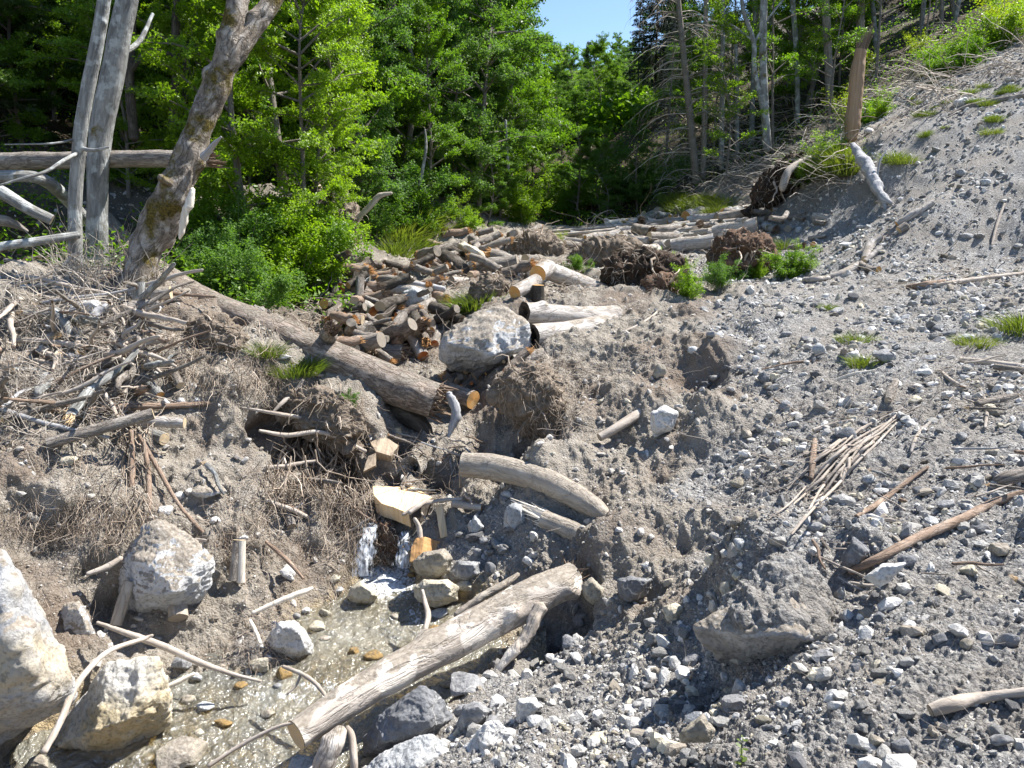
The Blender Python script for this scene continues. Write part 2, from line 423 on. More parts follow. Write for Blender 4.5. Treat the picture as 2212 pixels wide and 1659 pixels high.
def m_rock(name, stops, vein=0.5, dirt=0.0, wet=None, sc=1.0, stain=None):
    k = MB(name, 0.85)
    n1 = k.noise(2.6 * sc, 8, rough=0.68, dist=0.6)
    c = k.ramp(n1, stops)
    if vein:
        vv = k.vor(3.5 * sc, vec=None, feat='DISTANCE_TO_EDGE')
        vm = k.ramp(vv, [(0.0, vein), (0.025, 0.0)])
        vm = k.math('MULTIPLY', vm, k.ramp(k.noise(3 * sc, 3), [(0.45, 0), (0.6, 1)]))
        c = k.mix(vm, c, (0.62, 0.61, 0.58))
    if stain:
        c = k.mix(k.ramp(k.noise(1.4 * sc, 5), [(0.48, 0), (0.62, 0.85)]), c, stain)
    c = k.mix(k.ramp(k.noise(34 * sc, 3), [(0.36, 0.45), (0.5, 0.0)]), c, (0.10, 0.10, 0.10))
    if dirt:
        z = k.math('ADD', k.normz(), k.math('MULTIPLY', k.math('SUBTRACT', k.noise(4 * sc, 5), 0.5), 2.4))
        z = k.ramp(z, [(1.0 - dirt, 0), (1.12 - dirt, 1)])
        c = k.mix(z, c, k.ramp(k.noise(30, 4), [(0.3, (0.20, 0.17, 0.135)), (0.6, (0.36, 0.32, 0.27)), (0.75, (0.5, 0.48, 0.44))]))
    if wet:
        # the stone is soaked and browned up to the water line
        s_ = k.n('ShaderNodeSeparateXYZ'); k.l(k.obj, s_.inputs[0])
        zz = k.math('ADD', s_.outputs[2], k.math('MULTIPLY', k.noise(5, 4), 0.22))
        wm = k.ramp(k.math('ADD', zz, 0.5), [(0.5 + wet - 0.03, 1), (0.5 + wet + 0.07, 0)])
        c = k.mix(wm, c, k.ramp(k.noise(9, 5), [(0.35, (0.09, 0.055, 0.02)), (0.62, (0.42, 0.27, 0.09))]))
        k.l(k.ramp(wm, [(0, 0.85), (1, 0.25)]), k.b.inputs['Roughness'])
    k.col(c)
    h = k.math('ADD', k.noise(14 * sc, 9, rough=0.75), k.math('MULTIPLY', k.noise(4 * sc, 4), 1.6))
    k.bump(h, 0.05 / sc, 0.8)
    return k.m
def m_stone():
    k = MB('loose_stone', 0.88)
    oi = k.n('ShaderNodeObjectInfo')
    c = k.mix(1.0, oi.outputs['Color'], k.ramp(k.noise(5, 7, rough=0.7), [(0.3, 0.55), (0.5, 0.95), (0.7, 1.35)]), 'MULTIPLY')
    c = k.mix(k.math('MULTIPLY', k.ramp(k.vor(3.0, feat='DISTANCE_TO_EDGE'), [(0, 0.8), (0.03, 0)]), k.ramp(k.noise(2, 3), [(0.45, 0), (0.6, 1)])), c, (0.6, 0.59, 0.57))
    k.col(c); k.bump(k.noise(14, 8, rough=0.7), 0.12, 0.8)
    return k.m
def m_gravel():
    k = MB('gravel_stones', 0.9)
    a = k.attr('col')
    k.col(k.mix(1.0, a.outputs['Color'], k.ramp(k.noise(40, 5, rough=0.7), [(0.3, 0.7), (0.7, 1.25)]), 'MULTIPLY'))
    k.bump(k.noise(90, 4), 0.01, 0.7)
    return k.m
def m_bark(name, stops, sx=6, sy=2.0, crack=0.5, bumpd=0.02, moss=0, spots=None, dirt=0, noise_sc=2.2, peel=None):
    k = MB(name, 0.9)
    uv = k.mapv(k.uv, (1, 1, 1))
    n1 = k.noise(noise_sc, 8, k.mapv(k.uv, (sx * 0.5, sy * 0.5, 1)), rough=0.7, dist=0.5)
    c = k.ramp(n1, stops)
    vv = k.math('MULTIPLY', k.math('ABSOLUTE', k.math('SUBTRACT', k.noise(1.0, 5, k.mapv(k.uv, (sx * 1.7, sy * 1.1, 1)), rough=0.62, dist=0.8), 0.5)), 3.0)
    if crack:
        c = k.mix(k.ramp(vv, [(0, crack), (0.09, 0)]), c, tuple(q * 0.3 for q in stops[0][1]))
    if spots:
        c = k.mix(k.ramp(k.noise(5, 5), [(0.52, 0), (0.6, 0.8)]), c, spots)
    if peel:
        c = k.mix(k.ramp(k.noise(1.5, 5, rough=0.6), [(0.5, 0), (0.53, 1)]), c, peel)
    if moss:
        c = k.mix(k.ramp(k.noise(2.3, 6, rough=0.65), [(0.62 - moss * 0.25, 0), (0.72 - moss * 0.25, 1)]), c,
                  k.ramp(k.noise(40, 3), [(0.35, (0.05, 0.045, 0.012)), (0.65, (0.19, 0.14, 0.03))]))
    if dirt:
        z = k.math('ADD', k.normz(), k.math('MULTIPLY', k.math('SUBTRACT', k.noise(5, 6), 0.5), 2.5))
        c = k.mix(k.ramp(z, [(1.0 - dirt, 0), (1.15 - dirt, 1)]), c, k.ramp(k.noise(28, 4), [(0.3, (0.2, 0.17, 0.135)), (0.65, (0.36, 0.32, 0.27))]))
    k.col(c)
    h = k.math('ADD', k.math('MULTIPLY', k.ramp(vv, [(0, 0), (0.2, 1)]), 0.8 if crack else 0.15), k.noise(9, 7, k.mapv(k.uv, (sx, sy, 1)), rough=0.7))
    k.bump(h, bumpd, 0.9)
    return k.m
def m_cut(name, c0, c1, c2, scale=28):
    k = MB(name, 0.75)
    x = k.n('ShaderNodeTexWave'); x.wave_type = 'RINGS'; x.rings_direction = 'Z'
    x.inputs['Scale'].default_value = scale; x.inputs['Distortion'].default_value = 2.0; x.inputs['Detail'].default_value = 3
    k.l(k.obj, x.inputs['Vector'])
    c = k.mix(k.math('MULTIPLY', x.outputs['Fac'], 0.55), c0, c1)
    c = k.mix(k.ramp(k.noise(7, 5), [(0.45, 0), (0.65, 0.8)]), c, c2)
    k.col(c); k.bump(k.math('ADD', x.outputs['Fac'], k.noise(60, 4)), 0.004, 0.8)
    return k.m
def m_wood(name, c0, c1, sx=30, sy=1.2):
    k = MB(name, 0.8)
    n1 = k.noise(1.0, 6, k.mapv(k.obj, (sx, sy, sy)), rough=0.65)
    c = k.mix(k.ramp(n1, [(0.35, 0), (0.65, 1)]), c0, c1)
    k.col(c); k.bump(n1, 0.01, 0.8)
    return k.m
def m_leaf(name, c0, c1, trans=0.45, rough=0.45):
    k = MB(name, rough)
    g = k.n('ShaderNodeNewGeometry')
    oi = k.n('ShaderNodeObjectInfo')
    f = k.math('ADD', k.math('MULTIPLY', g.outputs['Random Per Island'], 0.55), k.math('MULTIPLY', oi.outputs['Random'], 0.45))
    c = k.mix(f, c0, c1)
    k.col(c)
    k.b.inputs['Specular IOR Level'].default_value = 0.4
    tr = k.n('ShaderNodeBsdfTranslucent')
    k.l(k.mix(1.0, c, (1.5, 1.6, 0.55), 'MULTIPLY'), tr.inputs[0])
    mx = k.n('ShaderNodeMixShader'); mx.inputs[0].default_value = trans
    k.l(k.b.outputs[0], mx.inputs[1]); k.l(tr.outputs[0], mx.inputs[2])
    k.l(mx.outputs[0], k.t.nodes['Material Output'].inputs[0])
    return k.m
def m_flat(name, stops, sc=8, rough=0.9, bumpd=0.01, isl=0):
    k = MB(name, rough); n1 = k.noise(sc, 6, rough=0.65); c = k.ramp(n1, stops)
    if isl:
        g = k.n('ShaderNodeNewGeometry'); c = k.mix(1.0, c, k.ramp(g.outputs['Random Per Island'], [(0, (0.35, 0.30, 0.26)), (0.5, (0.9, 0.88, 0.85)), (1, (1.7, 1.65, 1.6))]), 'MULTIPLY')
    k.col(c); k.bump(k.noise(sc * 4, 5), bumpd, 0.8); return k.m
def m_water():
    k = MB('stream_water', 0.08)
    k.t.nodes.remove(k.b)
    gl = k.n('ShaderNodeBsdfGlossy'); gl.inputs['Roughness'].default_value = 0.13
    tr = k.n('ShaderNodeBsdfTransparent'); tr.inputs[0].default_value = (0.86, 0.84, 0.70, 1)
    df = k.n('ShaderNodeBsdfDiffuse'); k.l(k.ramp(k.noise(1.2, 3), [(0.35, (0.27, 0.24, 0.165)), (0.65, (0.38, 0.375, 0.32))]), df.inputs[0])
    m1 = k.n('ShaderNodeMixShader'); k.l(k.ramp(k.noise(0.9, 3), [(0.3, 0.25), (0.7, 0.62)]), m1.inputs[0]); k.l(tr.outputs[0], m1.inputs[1]); k.l(df.outputs[0], m1.inputs[2])
    fr = k.n('ShaderNodeFresnel'); fr.inputs[0].default_value = 1.33
    m2 = k.n('ShaderNodeMixShader'); k.l(k.math('MAXIMUM', fr.outputs[0], 0.12), m2.inputs[0]); k.l(m1.outputs[0], m2.inputs[1]); k.l(gl.outputs[0], m2.inputs[2])
    fo = k.n('ShaderNodeBsdfDiffuse'); fo.inputs[0].default_value = (0.72, 0.76, 0.80, 1)
    a = k.attr('foam')
    fm = k.math('ADD', a.outputs['Fac'], k.math('MULTIPLY', k.math('SUBTRACT', k.noise(16, 6, k.mapv(k.obj, (1.6, 0.8, 1)), rough=0.7, dist=1.2), 0.5), 1.9))
    fm = k.ramp(fm, [(0.42, 0), (0.74, 0.9)])
    m3 = k.n('ShaderNodeMixShader'); k.l(fm, m3.inputs[0]); k.l(m2.outputs[0], m3.inputs[1]); k.l(fo.outputs[0], m3.inputs[2])
    b = k.n('ShaderNodeBump'); b.inputs['Distance'].default_value = 0.06; b.inputs['Strength'].default_value = 1.0
    k.l(k.math('ADD', k.noise(9, 4, dist=0.8), k.math('MULTIPLY', k.noise(32, 3), 0.4)), b.inputs['Height'])
    for q in (gl, df, fr, fo): k.l(b.outputs[0], q.inputs['Normal'])
    k.l(m3.outputs[0], k.t.nodes['Material Output'].inputs[0])
    return k.m

M = {}
M['terrain'] = m_terrain()
M['lime'] = m_rock('limestone_pale', [(0.3, (0.30, 0.31, 0.32)), (0.5, (0.47, 0.48, 0.48)), (0.7, (0.68, 0.67, 0.65))], 0.5)
M['lime_dirt'] = m_rock('limestone_with_earth', [(0.3, (0.34, 0.35, 0.37)), (0.5, (0.50, 0.51, 0.52)), (0.7, (0.72, 0.71, 0.69))], 0.5, dirt=0.62)
M['grey'] = m_rock('grey_rock', [(0.3, (0.17, 0.175, 0.18)), (0.5, (0.30, 0.30, 0.305)), (0.72, (0.47, 0.47, 0.465))], 0.8)
M['grey_dirt'] = m_rock('grey_rock_with_gravel_cap', [(0.3, (0.26, 0.25, 0.24)), (0.5, (0.38, 0.37, 0.36)), (0.72, (0.58, 0.57, 0.56))], 0.3, dirt=0.6)
M['dark'] = m_rock('dark_veined_rock', [(0.3, (0.11, 0.115, 0.125)), (0.55, (0.23, 0.235, 0.245)), (0.72, (0.42, 0.42, 0.42))], 1.0)
M['cream'] = m_rock('cream_rock', [(0.3, (0.38, 0.33, 0.23)), (0.5, (0.56, 0.51, 0.40)), (0.7, (0.72, 0.69, 0.61))], 0.2)
M['white'] = m_rock('white_rock', [(0.3, (0.48, 0.47, 0.45)), (0.5, (0.66, 0.65, 0.63)), (0.7, (0.80, 0.79, 0.77))], 0.2)
M['whitewet'] = m_rock('white_rock_wet_foot', [(0.3, (0.48, 0.46, 0.42)), (0.5, (0.64, 0.62, 0.57)), (0.7, (0.80, 0.78, 0.74))], 0.2, wet=0.0, stain=(0.50, 0.40, 0.22))
M['ochre'] = m_rock('ochre_wet_rock', [(0.3, (0.14, 0.09, 0.035)), (0.5, (0.30, 0.20, 0.08)), (0.7, (0.46, 0.36, 0.2))], 0)
M['tanrock'] = m_rock('tan_rock', [(0.3, (0.24, 0.21, 0.16)), (0.5, (0.38, 0.34, 0.27)), (0.7, (0.52, 0.48, 0.40))], 0.2, dirt=0.3)
M['lime_stain'] = m_rock('limestone_tan_stained', [(0.3, (0.26, 0.265, 0.28)), (0.5, (0.42, 0.42, 0.42)), (0.7, (0.64, 0.62, 0.58))], 0.4, stain=(0.50, 0.42, 0.29), dirt=0.25)
M['stone'] = m_stone()
M['gravel'] = m_gravel()
M['beech'] = m_bark('beech_bark', [(0.3, (0.11, 0.11, 0.105)), (0.5, (0.25, 0.25, 0.24)), (0.7, (0.42, 0.42, 0.40))], 5, 1.2, 0.15, 0.012, spots=(0.46, 0.48, 0.47), moss=0.12, noise_sc=3.2)
M['beechlog'] = m_bark('pale_beech_bark', [(0.3, (0.24, 0.21, 0.185)), (0.5, (0.42, 0.385, 0.35)), (0.7, (0.60, 0.575, 0.54))], 4, 1.5, 0.45, 0.012, dirt=0.2, noise_sc=3)
M['spruce'] = m_bark('spruce_bark', [(0.3, (0.19, 0.145, 0.115)), (0.5, (0.32, 0.265, 0.22)), (0.7, (0.45, 0.39, 0.34))], 9, 4, 0.75, 0.03, dirt=0.2)
M['mossy'] = m_bark('mossy_maple_bark', [(0.3, (0.13, 0.105, 0.08)), (0.5, (0.30, 0.255, 0.21)), (0.7, (0.58, 0.55, 0.50))], 5, 3, 0.7, 0.03, moss=0.55, noise_sc=3.0)
M['oldbark'] = m_bark('grey_brown_bark', [(0.3, (0.18, 0.15, 0.125)), (0.5, (0.30, 0.265, 0.23)), (0.7, (0.42, 0.39, 0.35))], 8, 3, 0.5, 0.02)
M['darkbark'] = m_bark('dark_bark', [(0.3, (0.05, 0.042, 0.035)), (0.5, (0.095, 0.08, 0.065)), (0.7, (0.16, 0.145, 0.125))], 8, 3, 0.5, 0.02)
M['muddy'] = m_bark('mud_covered_bark', [(0.3, (0.30, 0.25, 0.20)), (0.5, (0.40, 0.35, 0.285)), (0.7, (0.50, 0.45, 0.385))], 5, 2, 0.3, 0.012, dirt=0.35)
M['peeled'] = m_bark('weathered_log_with_peeling_bark', [(0.3, (0.33, 0.28, 0.23)), (0.5, (0.45, 0.40, 0.35)), (0.7, (0.60, 0.56, 0.51))], 4, 1.4, 0.45, 0.014, dirt=0.3, peel=(0.72, 0.66, 0.58))
M['stick'] = m_bark('weathered_branch', [(0.3, (0.24, 0.195, 0.155)), (0.5, (0.38, 0.33, 0.28)), (0.7, (0.55, 0.50, 0.45))], 10, 3, 0, 0.006)
M['redstick'] = m_bark('red_brown_branch', [(0.3, (0.16, 0.11, 0.08)), (0.5, (0.29, 0.21, 0.155)), (0.7, (0.42, 0.34, 0.28))], 10, 3, 0.3, 0.008)
M['greywood'] = m_bark('silver_grey_dead_wood', [(0.3, (0.20, 0.20, 0.21)), (0.5, (0.36, 0.36, 0.37)), (0.7, (0.56, 0.56, 0.56))], 22, 0.9, 0, 0.01)
M['brownwood'] = m_bark('brown_dead_wood', [(0.3, (0.21, 0.135, 0.08)), (0.5, (0.32, 0.22, 0.14)), (0.7, (0.42, 0.31, 0.21))], 22, 0.7, 0, 0.01)
M['cut_cream'] = m_cut('sawn_end_cream', (0.62, 0.50, 0.33), (0.46, 0.33, 0.19), (0.50, 0.42, 0.31))
M['cut_orange'] = m_cut('sawn_end_orange', (0.68, 0.38, 0.13), (0.50, 0.22, 0.06), (0.60, 0.42, 0.20))
M['cut_red'] = m_cut('sawn_end_red', (0.52, 0.16, 0.045), (0.38, 0.09, 0.03), (0.60, 0.33, 0.13))
M['cut_grey'] = m_cut('sawn_end_weathered', (0.36, 0.31, 0.25), (0.24, 0.195, 0.15), (0.28, 0.25, 0.21))
M['rotten'] = m_flat('rotten_dark_heartwood', [(0.3, (0.012, 0.010, 0.008)), (0.55, (0.05, 0.042, 0.035)), (0.7, (0.14, 0.12, 0.10))], 14, 0.95, 0.02)
M['fresh'] = m_wood('fresh_split_wood', (0.74, 0.58, 0.38), (0.62, 0.42, 0.22))
M['freshred'] = m_wood('orange_split_wood', (0.62, 0.38, 0.17), (0.42, 0.21, 0.08))
M['palewood'] = m_wood('bleached_split_wood', (0.74, 0.69, 0.60), (0.55, 0.48, 0.39))
M['leaf'] = m_leaf('beech_leaves', (0.075, 0.16, 0.014), (0.16, 0.275, 0.022), 0.5)
M['leafy'] = m_leaf('yellow_green_maple_leaves', (0.12, 0.22, 0.013), (0.22, 0.33, 0.022), 0.52)
M['leafb'] = m_leaf('alder_leaves', (0.065, 0.15, 0.028), (0.135, 0.24, 0.045), 0.45, 0.6)
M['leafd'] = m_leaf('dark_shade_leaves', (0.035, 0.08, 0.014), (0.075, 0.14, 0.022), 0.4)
M['leafgold'] = m_leaf('young_yellow_leaves', (0.15, 0.23, 0.015), (0.26, 0.30, 0.018), 0.5)
M['needle'] = m_leaf('spruce_needles', (0.012, 0.028, 0.010), (0.028, 0.052, 0.017), 0.12, 0.6)
M['grass'] = m_leaf('fresh_grass', (0.07, 0.12, 0.018), (0.19, 0.22, 0.05), 0.35)
M['root'] = m_flat('fine_roots', [(0.3, (0.19, 0.15, 0.115)), (0.5, (0.34, 0.285, 0.23)), (0.7, (0.55, 0.49, 0.42))], 7, isl=1)
M['chunk'] = m_wood('weathered_split_chunk', (0.42, 0.34, 0.25), (0.27, 0.21, 0.15))
M['torn'] = m_wood('torn_brown_wood', (0.27, 0.20, 0.145), (0.12, 0.085, 0.06))
M['rootsoil'] = m_flat('earth_bound_by_roots', [(0.3, (0.11, 0.085, 0.062)), (0.55, (0.21, 0.172, 0.135)), (0.75, (0.33, 0.285, 0.235))], 9, 0.98, 0.05)
M['twig'] = m_flat('dry_grey_twigs', [(0.3, (0.24, 0.21, 0.18)), (0.5, (0.38, 0.345, 0.30)), (0.7, (0.55, 0.51, 0.46))], 5, isl=1)
M['rootplate'] = m_flat('dark_root_soil', [(0.3, (0.025, 0.018, 0.013)), (0.55, (0.065, 0.045, 0.032)), (0.75, (0.13, 0.09, 0.065))], 9, 0.98, 0.05)
M['brownsoil'] = m_flat('red_brown_root_soil', [(0.3, (0.07, 0.042, 0.028)), (0.55, (0.15, 0.095, 0.065)), (0.75, (0.26, 0.18, 0.125))], 9, 0.98, 0.05)
def m_fall():
    k = MB('falling_water', 0.3)
    k.b.inputs['Base Color'].default_value = (0.74, 0.78, 0.82, 1)
    tr = k.n('ShaderNodeBsdfTransparent'); a = k.attr('foam')
    n1 = k.noise(1.0, 5, k.mapv(k.obj, (30, 14, 4)), rough=0.7, dist=0.4)
    f = k.ramp(k.math('ADD', k.math('MULTIPLY', a.outputs['Fac'], 0.55), k.math('MULTIPLY', k.math('SUBTRACT', n1, 0.5), 2.2)), [(0.30, 0), (0.75, 0.85)])
    m = k.n('ShaderNodeMixShader'); k.l(f, m.inputs[0]); k.l(tr.outputs[0], m.inputs[1]); k.l(k.b.outputs[0], m.inputs[2])
    k.l(m.outputs[0], k.t.nodes['Material Output'].inputs[0])
    return k.m
M['fall'] = m_fall()
M['water'] = m_water()
M['needlelitter'] = m_flat('dry_needles', [(0.3, (0.15, 0.11, 0.08)), (0.6, (0.30, 0.25, 0.20))], 6)
# ------------------------------------------------------------------ ground
TT, RRR = np.meshgrid(np.radians(TH), RR)
GX = RRR * np.sin(TT); GY = RRR * np.cos(TT)
GZ, GO = height(GX, GY, True)
dzr = np.gradient(GZ, axis=0); dxr = np.gradient(GX, axis=0); dyr = np.gradient(GY, axis=0)
dzc = np.gradient(GZ, axis=1); dxc = np.gradient(GX, axis=1); dyc = np.gradient(GY, axis=1)
NN = nrm(np.cross(np.stack([dxc, dyc, dzc], -1), np.stack([dxr, dyr, dzr], -1)))
HH = relief(GX, GY, GZ, GO)
TV = np.stack([GX, GY, GZ], -1) + NN * HH[..., None]
nr, nc = GX.shape
ii = np.arange(nr * nc).reshape(nr, nc)
tf = np.stack([ii[:-1, :-1], ii[:-1, 1:], ii[1:, 1:], ii[1:, :-1]], -1).reshape(-1, 4)
zc = GO.reshape(-1, 4)
tme = mesh('ground', TV.reshape(-1, 3), tf, M['terrain'], True, col=zc[:, :3])
wa = tme.attributes.new('wet', 'FLOAT', 'POINT'); wa.data.foreach_set('value', zc[:, 3].astype(np.float32))
link('ground', tme, kind='structure')
sb = 3
cv = TV[::sb, ::sb].reshape(-1, 3); r2, c2 = TV[::sb, ::sb].shape[:2]
i2 = np.arange(r2 * c2).reshape(r2, c2)
cf = np.stack([i2[:-1, :-1], i2[:-1, 1:], i2[1:, 1:], i2[1:, :-1]], -1).reshape(-1, 4)
BVH = BVHTree.FromPolygons(cv.tolist(), cf.tolist())
O3 = Vector((0, 0, 0))
def G(u, v, full=False):
    h, nn_, i, d = BVH.ray_cast(O3, Vector(ray(u, v)))
    if h is None: return (None, None) if full else None
    if nn_.z < 0: nn_ = -nn_
    return (np.array(h), np.array(nn_)) if full else np.array(h)
def drop(x, y, z0=40.0):
    h, nn_, i, d = BVH.ray_cast(Vector((x, y, z0)), Vector((0, 0, -1)))
    return None if h is None else float(h.z)
def gY(u, v):
    p = G(u, v); return float(p[1])
def px(p):
    """how many metres one photo pixel spans at a point"""
    return float(p[1]) / (CP) / F

# ------------------------------------------------------------------ water
def water():
    us = np.linspace(-40, 1180, 330)
    vs = np.concatenate([np.linspace(1215, 1700, 230)])
    def zw(y): return -4.02 + 0.075 * (y - 5.2)
    V = []
    for v in vs:
        for u in us:
            d = ray(u, v)
            # meet the sloping sheet z = a + b y
            t = (-4.02 - 0.075 * 5.2) / (d[2] - 0.075 * d[1])
            V.append(d * t)
    V = np.array(V)
    V[:, 2] += 0.026 * fbm(V * np.array([6, 4, 1]), 3, 77, 0.6) + 0.016 * fbm(V * 15, 2, 78, 0.7)
    n1, n2 = len(vs), len(us)
    ix = np.arange(n1 * n2).reshape(n1, n2)
    f = np.stack([ix[:-1, :-1], ix[1:, :-1], ix[1:, 1:], ix[:-1, 1:]], -1).reshape(-1, 4)
    me = mesh('stream_water', V, f, M['water'], True)
    uv = np.array([(u, v) for v in vs for u in us], float)
    cl = spline(np.array([[840, 1235, 0], [850, 1330, 0], [780, 1420, 0], [690, 1490, 0], [560, 1540, 0], [420, 1600, 0], [330, 1660, 0]]), 60)[:, :2]
    dd_ = np.min(np.hypot((uv[:, None, 0] - cl[None, :, 0]), (uv[:, None, 1] - cl[None, :, 1]) * 1.4), 1)
    foam = 0.24 * np.exp(-(dd_ / 50) ** 2)
    for (cu, cv_, ru, rv, s) in ((835, 1250, 95, 62, .72), (800, 1215, 40, 30, .9), (740, 1300, 60, 30, .35), (900, 1330, 45, 60, .45), (850, 1380, 60, 40, .3), (690, 1480, 80, 18, .5), (620, 1505, 60, 18, .45), (820, 1330, 70, 40, .25),
                                 (380, 1610, 30, 50, .42), (900, 1215, 40, 25, .6), (760, 1440, 60, 20, .3), (880, 1480, 60, 12, .2), (300, 1650, 30, 40, .4), (560, 1500, 50, 12, .4)):
        foam = np.maximum(foam, s * np.exp(-((uv[:, 0] - cu) / ru) ** 2 - ((uv[:, 1] - cv_) / rv) ** 2))
    at = me.attributes.new('foam', 'FLOAT', 'POINT'); at.data.foreach_set('value', foam.astype(np.float32))
    link('stream_water', me, kind='structure')
    # cascades: sheets of falling water between logs
    def fall(pts_, wid, name='waterfall'):
        nu, n_ = 40, 22; c = spline(np.array([P(*q) for q in pts_]), nu); V = []; fo_ = []
        for i, p in enumerate(c):
            for j in range(n_):
                s_ = j / (n_ - 1) - 0.5; w = wid * (0.8 + 0.6 * i / nu)
                V.append(p + np.array([s_ * w, 0.05 * abs(s_) - 0.02, 0])); fo_.append(math.cos(s_ * 3.1) ** .7)
        V = np.array(V); V += 0.035 * np.stack([fbm(V * np.array([9, 9, 3]), 3, 5), fbm(V * np.array([16, 16, 4]), 3, 6), fbm(V * 6, 2, 7)], -1)
        ix = np.arange(nu * n_).reshape(nu, n_)
        f = np.stack([ix[:-1, :-1], ix[1:, :-1], ix[1:, 1:], ix[:-1, 1:]], -1).reshape(-1, 4)
        me = mesh(name, V, f, M['fall'], True)
        at = me.attributes.new('foam', 'FLOAT', 'POINT'); at.data.foreach_set('value', np.array(fo_, np.float32))
        link('waterfall', me, kind='structure')
    fall([(800, 1130, 8.35), (795, 1160, 8.15), (788, 1205, 8.0), (782, 1245, 7.9)], .24)
    fall([(872, 1148, 8.3), (874, 1185, 8.12), (868, 1225, 8.0)], .2)
    fall([(790, 598, 16.0), (800, 620, 15.7), (780, 640, 15.3), (745, 655, 14.9)], .7)
    fall([(778, 668, 14.6), (785, 690, 14.3), (800, 705, 14.0)], .3)
    fall([(812, 715, 13.8), (822, 735, 13.5), (835, 755, 13.2)], .45)
water()

# ------------------------------------------------------------------ gravel: small stones past counting
def ico(sub=0):
    bm = bmesh.new(); bmesh.ops.create_icosphere(bm, subdivisions=sub + 1, radius=1.0)
    v = np.array([x.co[:] for x in bm.verts]); f = np.array([[x.index for x in q.verts] for q in bm.faces]); bm.free(); return v, f
PAL = np.array([(.42,.41,.39), (.33,.32,.30), (.20,.20,.205), (.60,.59,.57), (.46,.42,.33), (.26,.23,.19), (.46,.455,.44), (.14,.14,.145)])
PW = np.array([.24, .2, .14, .14, .07, .07, .1, .04]); PW /= PW.sum()
def scatter_field(n, th, lr):
    t = np.radians(rng.uniform(th[0], th[1], n)); r = np.exp(rng.uniform(lr[0], lr[1], n))
    fi = np.interp(np.degrees(t), TH, np.arange(len(TH))); fj = np.interp(r, RR, np.arange(len(RR)))
    i0 = np.clip(fj.astype(int), 0, nr - 2); j0 = np.clip(fi.astype(int), 0, nc - 2)
    a = (fj - i0)[:, None]; b_ = (fi - j0)[:, None]
    p = TV[i0, j0] * (1 - a) * (1 - b_) + TV[i0 + 1, j0] * a * (1 - b_) + TV[i0, j0 + 1] * (1 - a) * b_ + TV[i0 + 1, j0 + 1] * a * b_
    return p, GO[i0, j0], NN[i0, j0], r
def gravel():
    p, zo, nn_, r = scatter_field(230000, (-38, 38), (math.log(1.9), math.log(34)))
    patch = 0.5 + 0.9 * fbm(p * 0.9, 3, 55)
    dens = zo[:, 0] * np.clip(-0.05 + 1.25 * patch, 0.08, 1) + zo[:, 1] * 0.42 + zo[:, 3] * 0.5 + zo[:, 2] * 0.02
    k = rng.random(len(p)) < dens
    p, zo, nn_, r = p[k], zo[k], nn_[k], r[k]
    n_ = len(p)
    s = (rng.random(n_) ** -0.42 - 0.55) * 0.00148 * r     # angular size law: a few big among many small
    s = np.clip(s * np.exp(0.35 * fbm(p * 0.9, 2, 91)), 0.004, 0.075)
    s *= np.where(zo[:, 1] > 0.5, 0.68, 1)
    for nm, sub, sel in (('gravel', 0, s / r < 0.0046), ('rubble', 1, s / r >= 0.0046)):
        q = p[sel]; sz = s[sel]; m_ = len(q)
        v0, f0 = ico(sub)
        K = 14
        prot = []
        for j in range(K):
            pr = v0 * (1 + 0.28 * vn(v0 * 1.3 + 31 * j, j)[:, None]) + 0.16 * rng.normal(size=v0.shape) * (0.6 if sub else 1)
            # chop with planes for angular stones
            for _ in range(5):
                d = nrm(rng.normal(size=3)); h = rng.uniform(.55, .85); e = pr @ d - h
                pr = pr - np.where(e > 0, e, 0)[:, None] * d
            prot.append(pr)
        prot = np.array(prot)
        pid = rng.integers(0, K, m_)
        ax = nrm(rng.normal(size=(m_, 3))); an = rng.uniform(0, 6.28, m_)
        c, s_ = np.cos(an), np.sin(an)
        Kx = np.zeros((m_, 3, 3)); Kx[:, 0, 1] = -ax[:, 2]; Kx[:, 0, 2] = ax[:, 1]; Kx[:, 1, 0] = ax[:, 2]; Kx[:, 1, 2] = -ax[:, 0]; Kx[:, 2, 0] = -ax[:, 1]; Kx[:, 2, 1] = ax[:, 0]
        Rm = np.eye(3)[None] + s_[:, None, None] * Kx + (1 - c)[:, None, None] * (Kx @ Kx)
        sc = sz[:, None] * rng.uniform([.8, .6, .45], [1.3, 1.0, .85], (m_, 3))
        V = np.einsum('nij,nvj->nvi', Rm, prot[pid] * sc[:, None, :])
        V = V + (q + nn_[sel] * (sz * 0.08)[:, None])[:, None, :]
        Fx = f0[None] + (np.arange(m_) * len(v0))[:, None, None]
        cl = PAL[rng.choice(len(PAL), m_, p=PW)] * rng.uniform(.8, 1.15, (m_, 1))
        wt = zo[sel][:, 3:4]; so = zo[sel][:, 1:2]
        cl = cl * (1 - 0.8 * wt) + np.array([(.34, .25, .12)]) * 0.8 * wt
        cl = cl * (1 - 0.35 * so) + np.array([DIRT]) * 0.35 * so * 1.25
        link(nm, mesh(nm, V.reshape(-1, 3), Fx.reshape(-1, 3), M['gravel'], False, col=np.repeat(cl, len(v0), 0)), kind='stuff')
gravel()

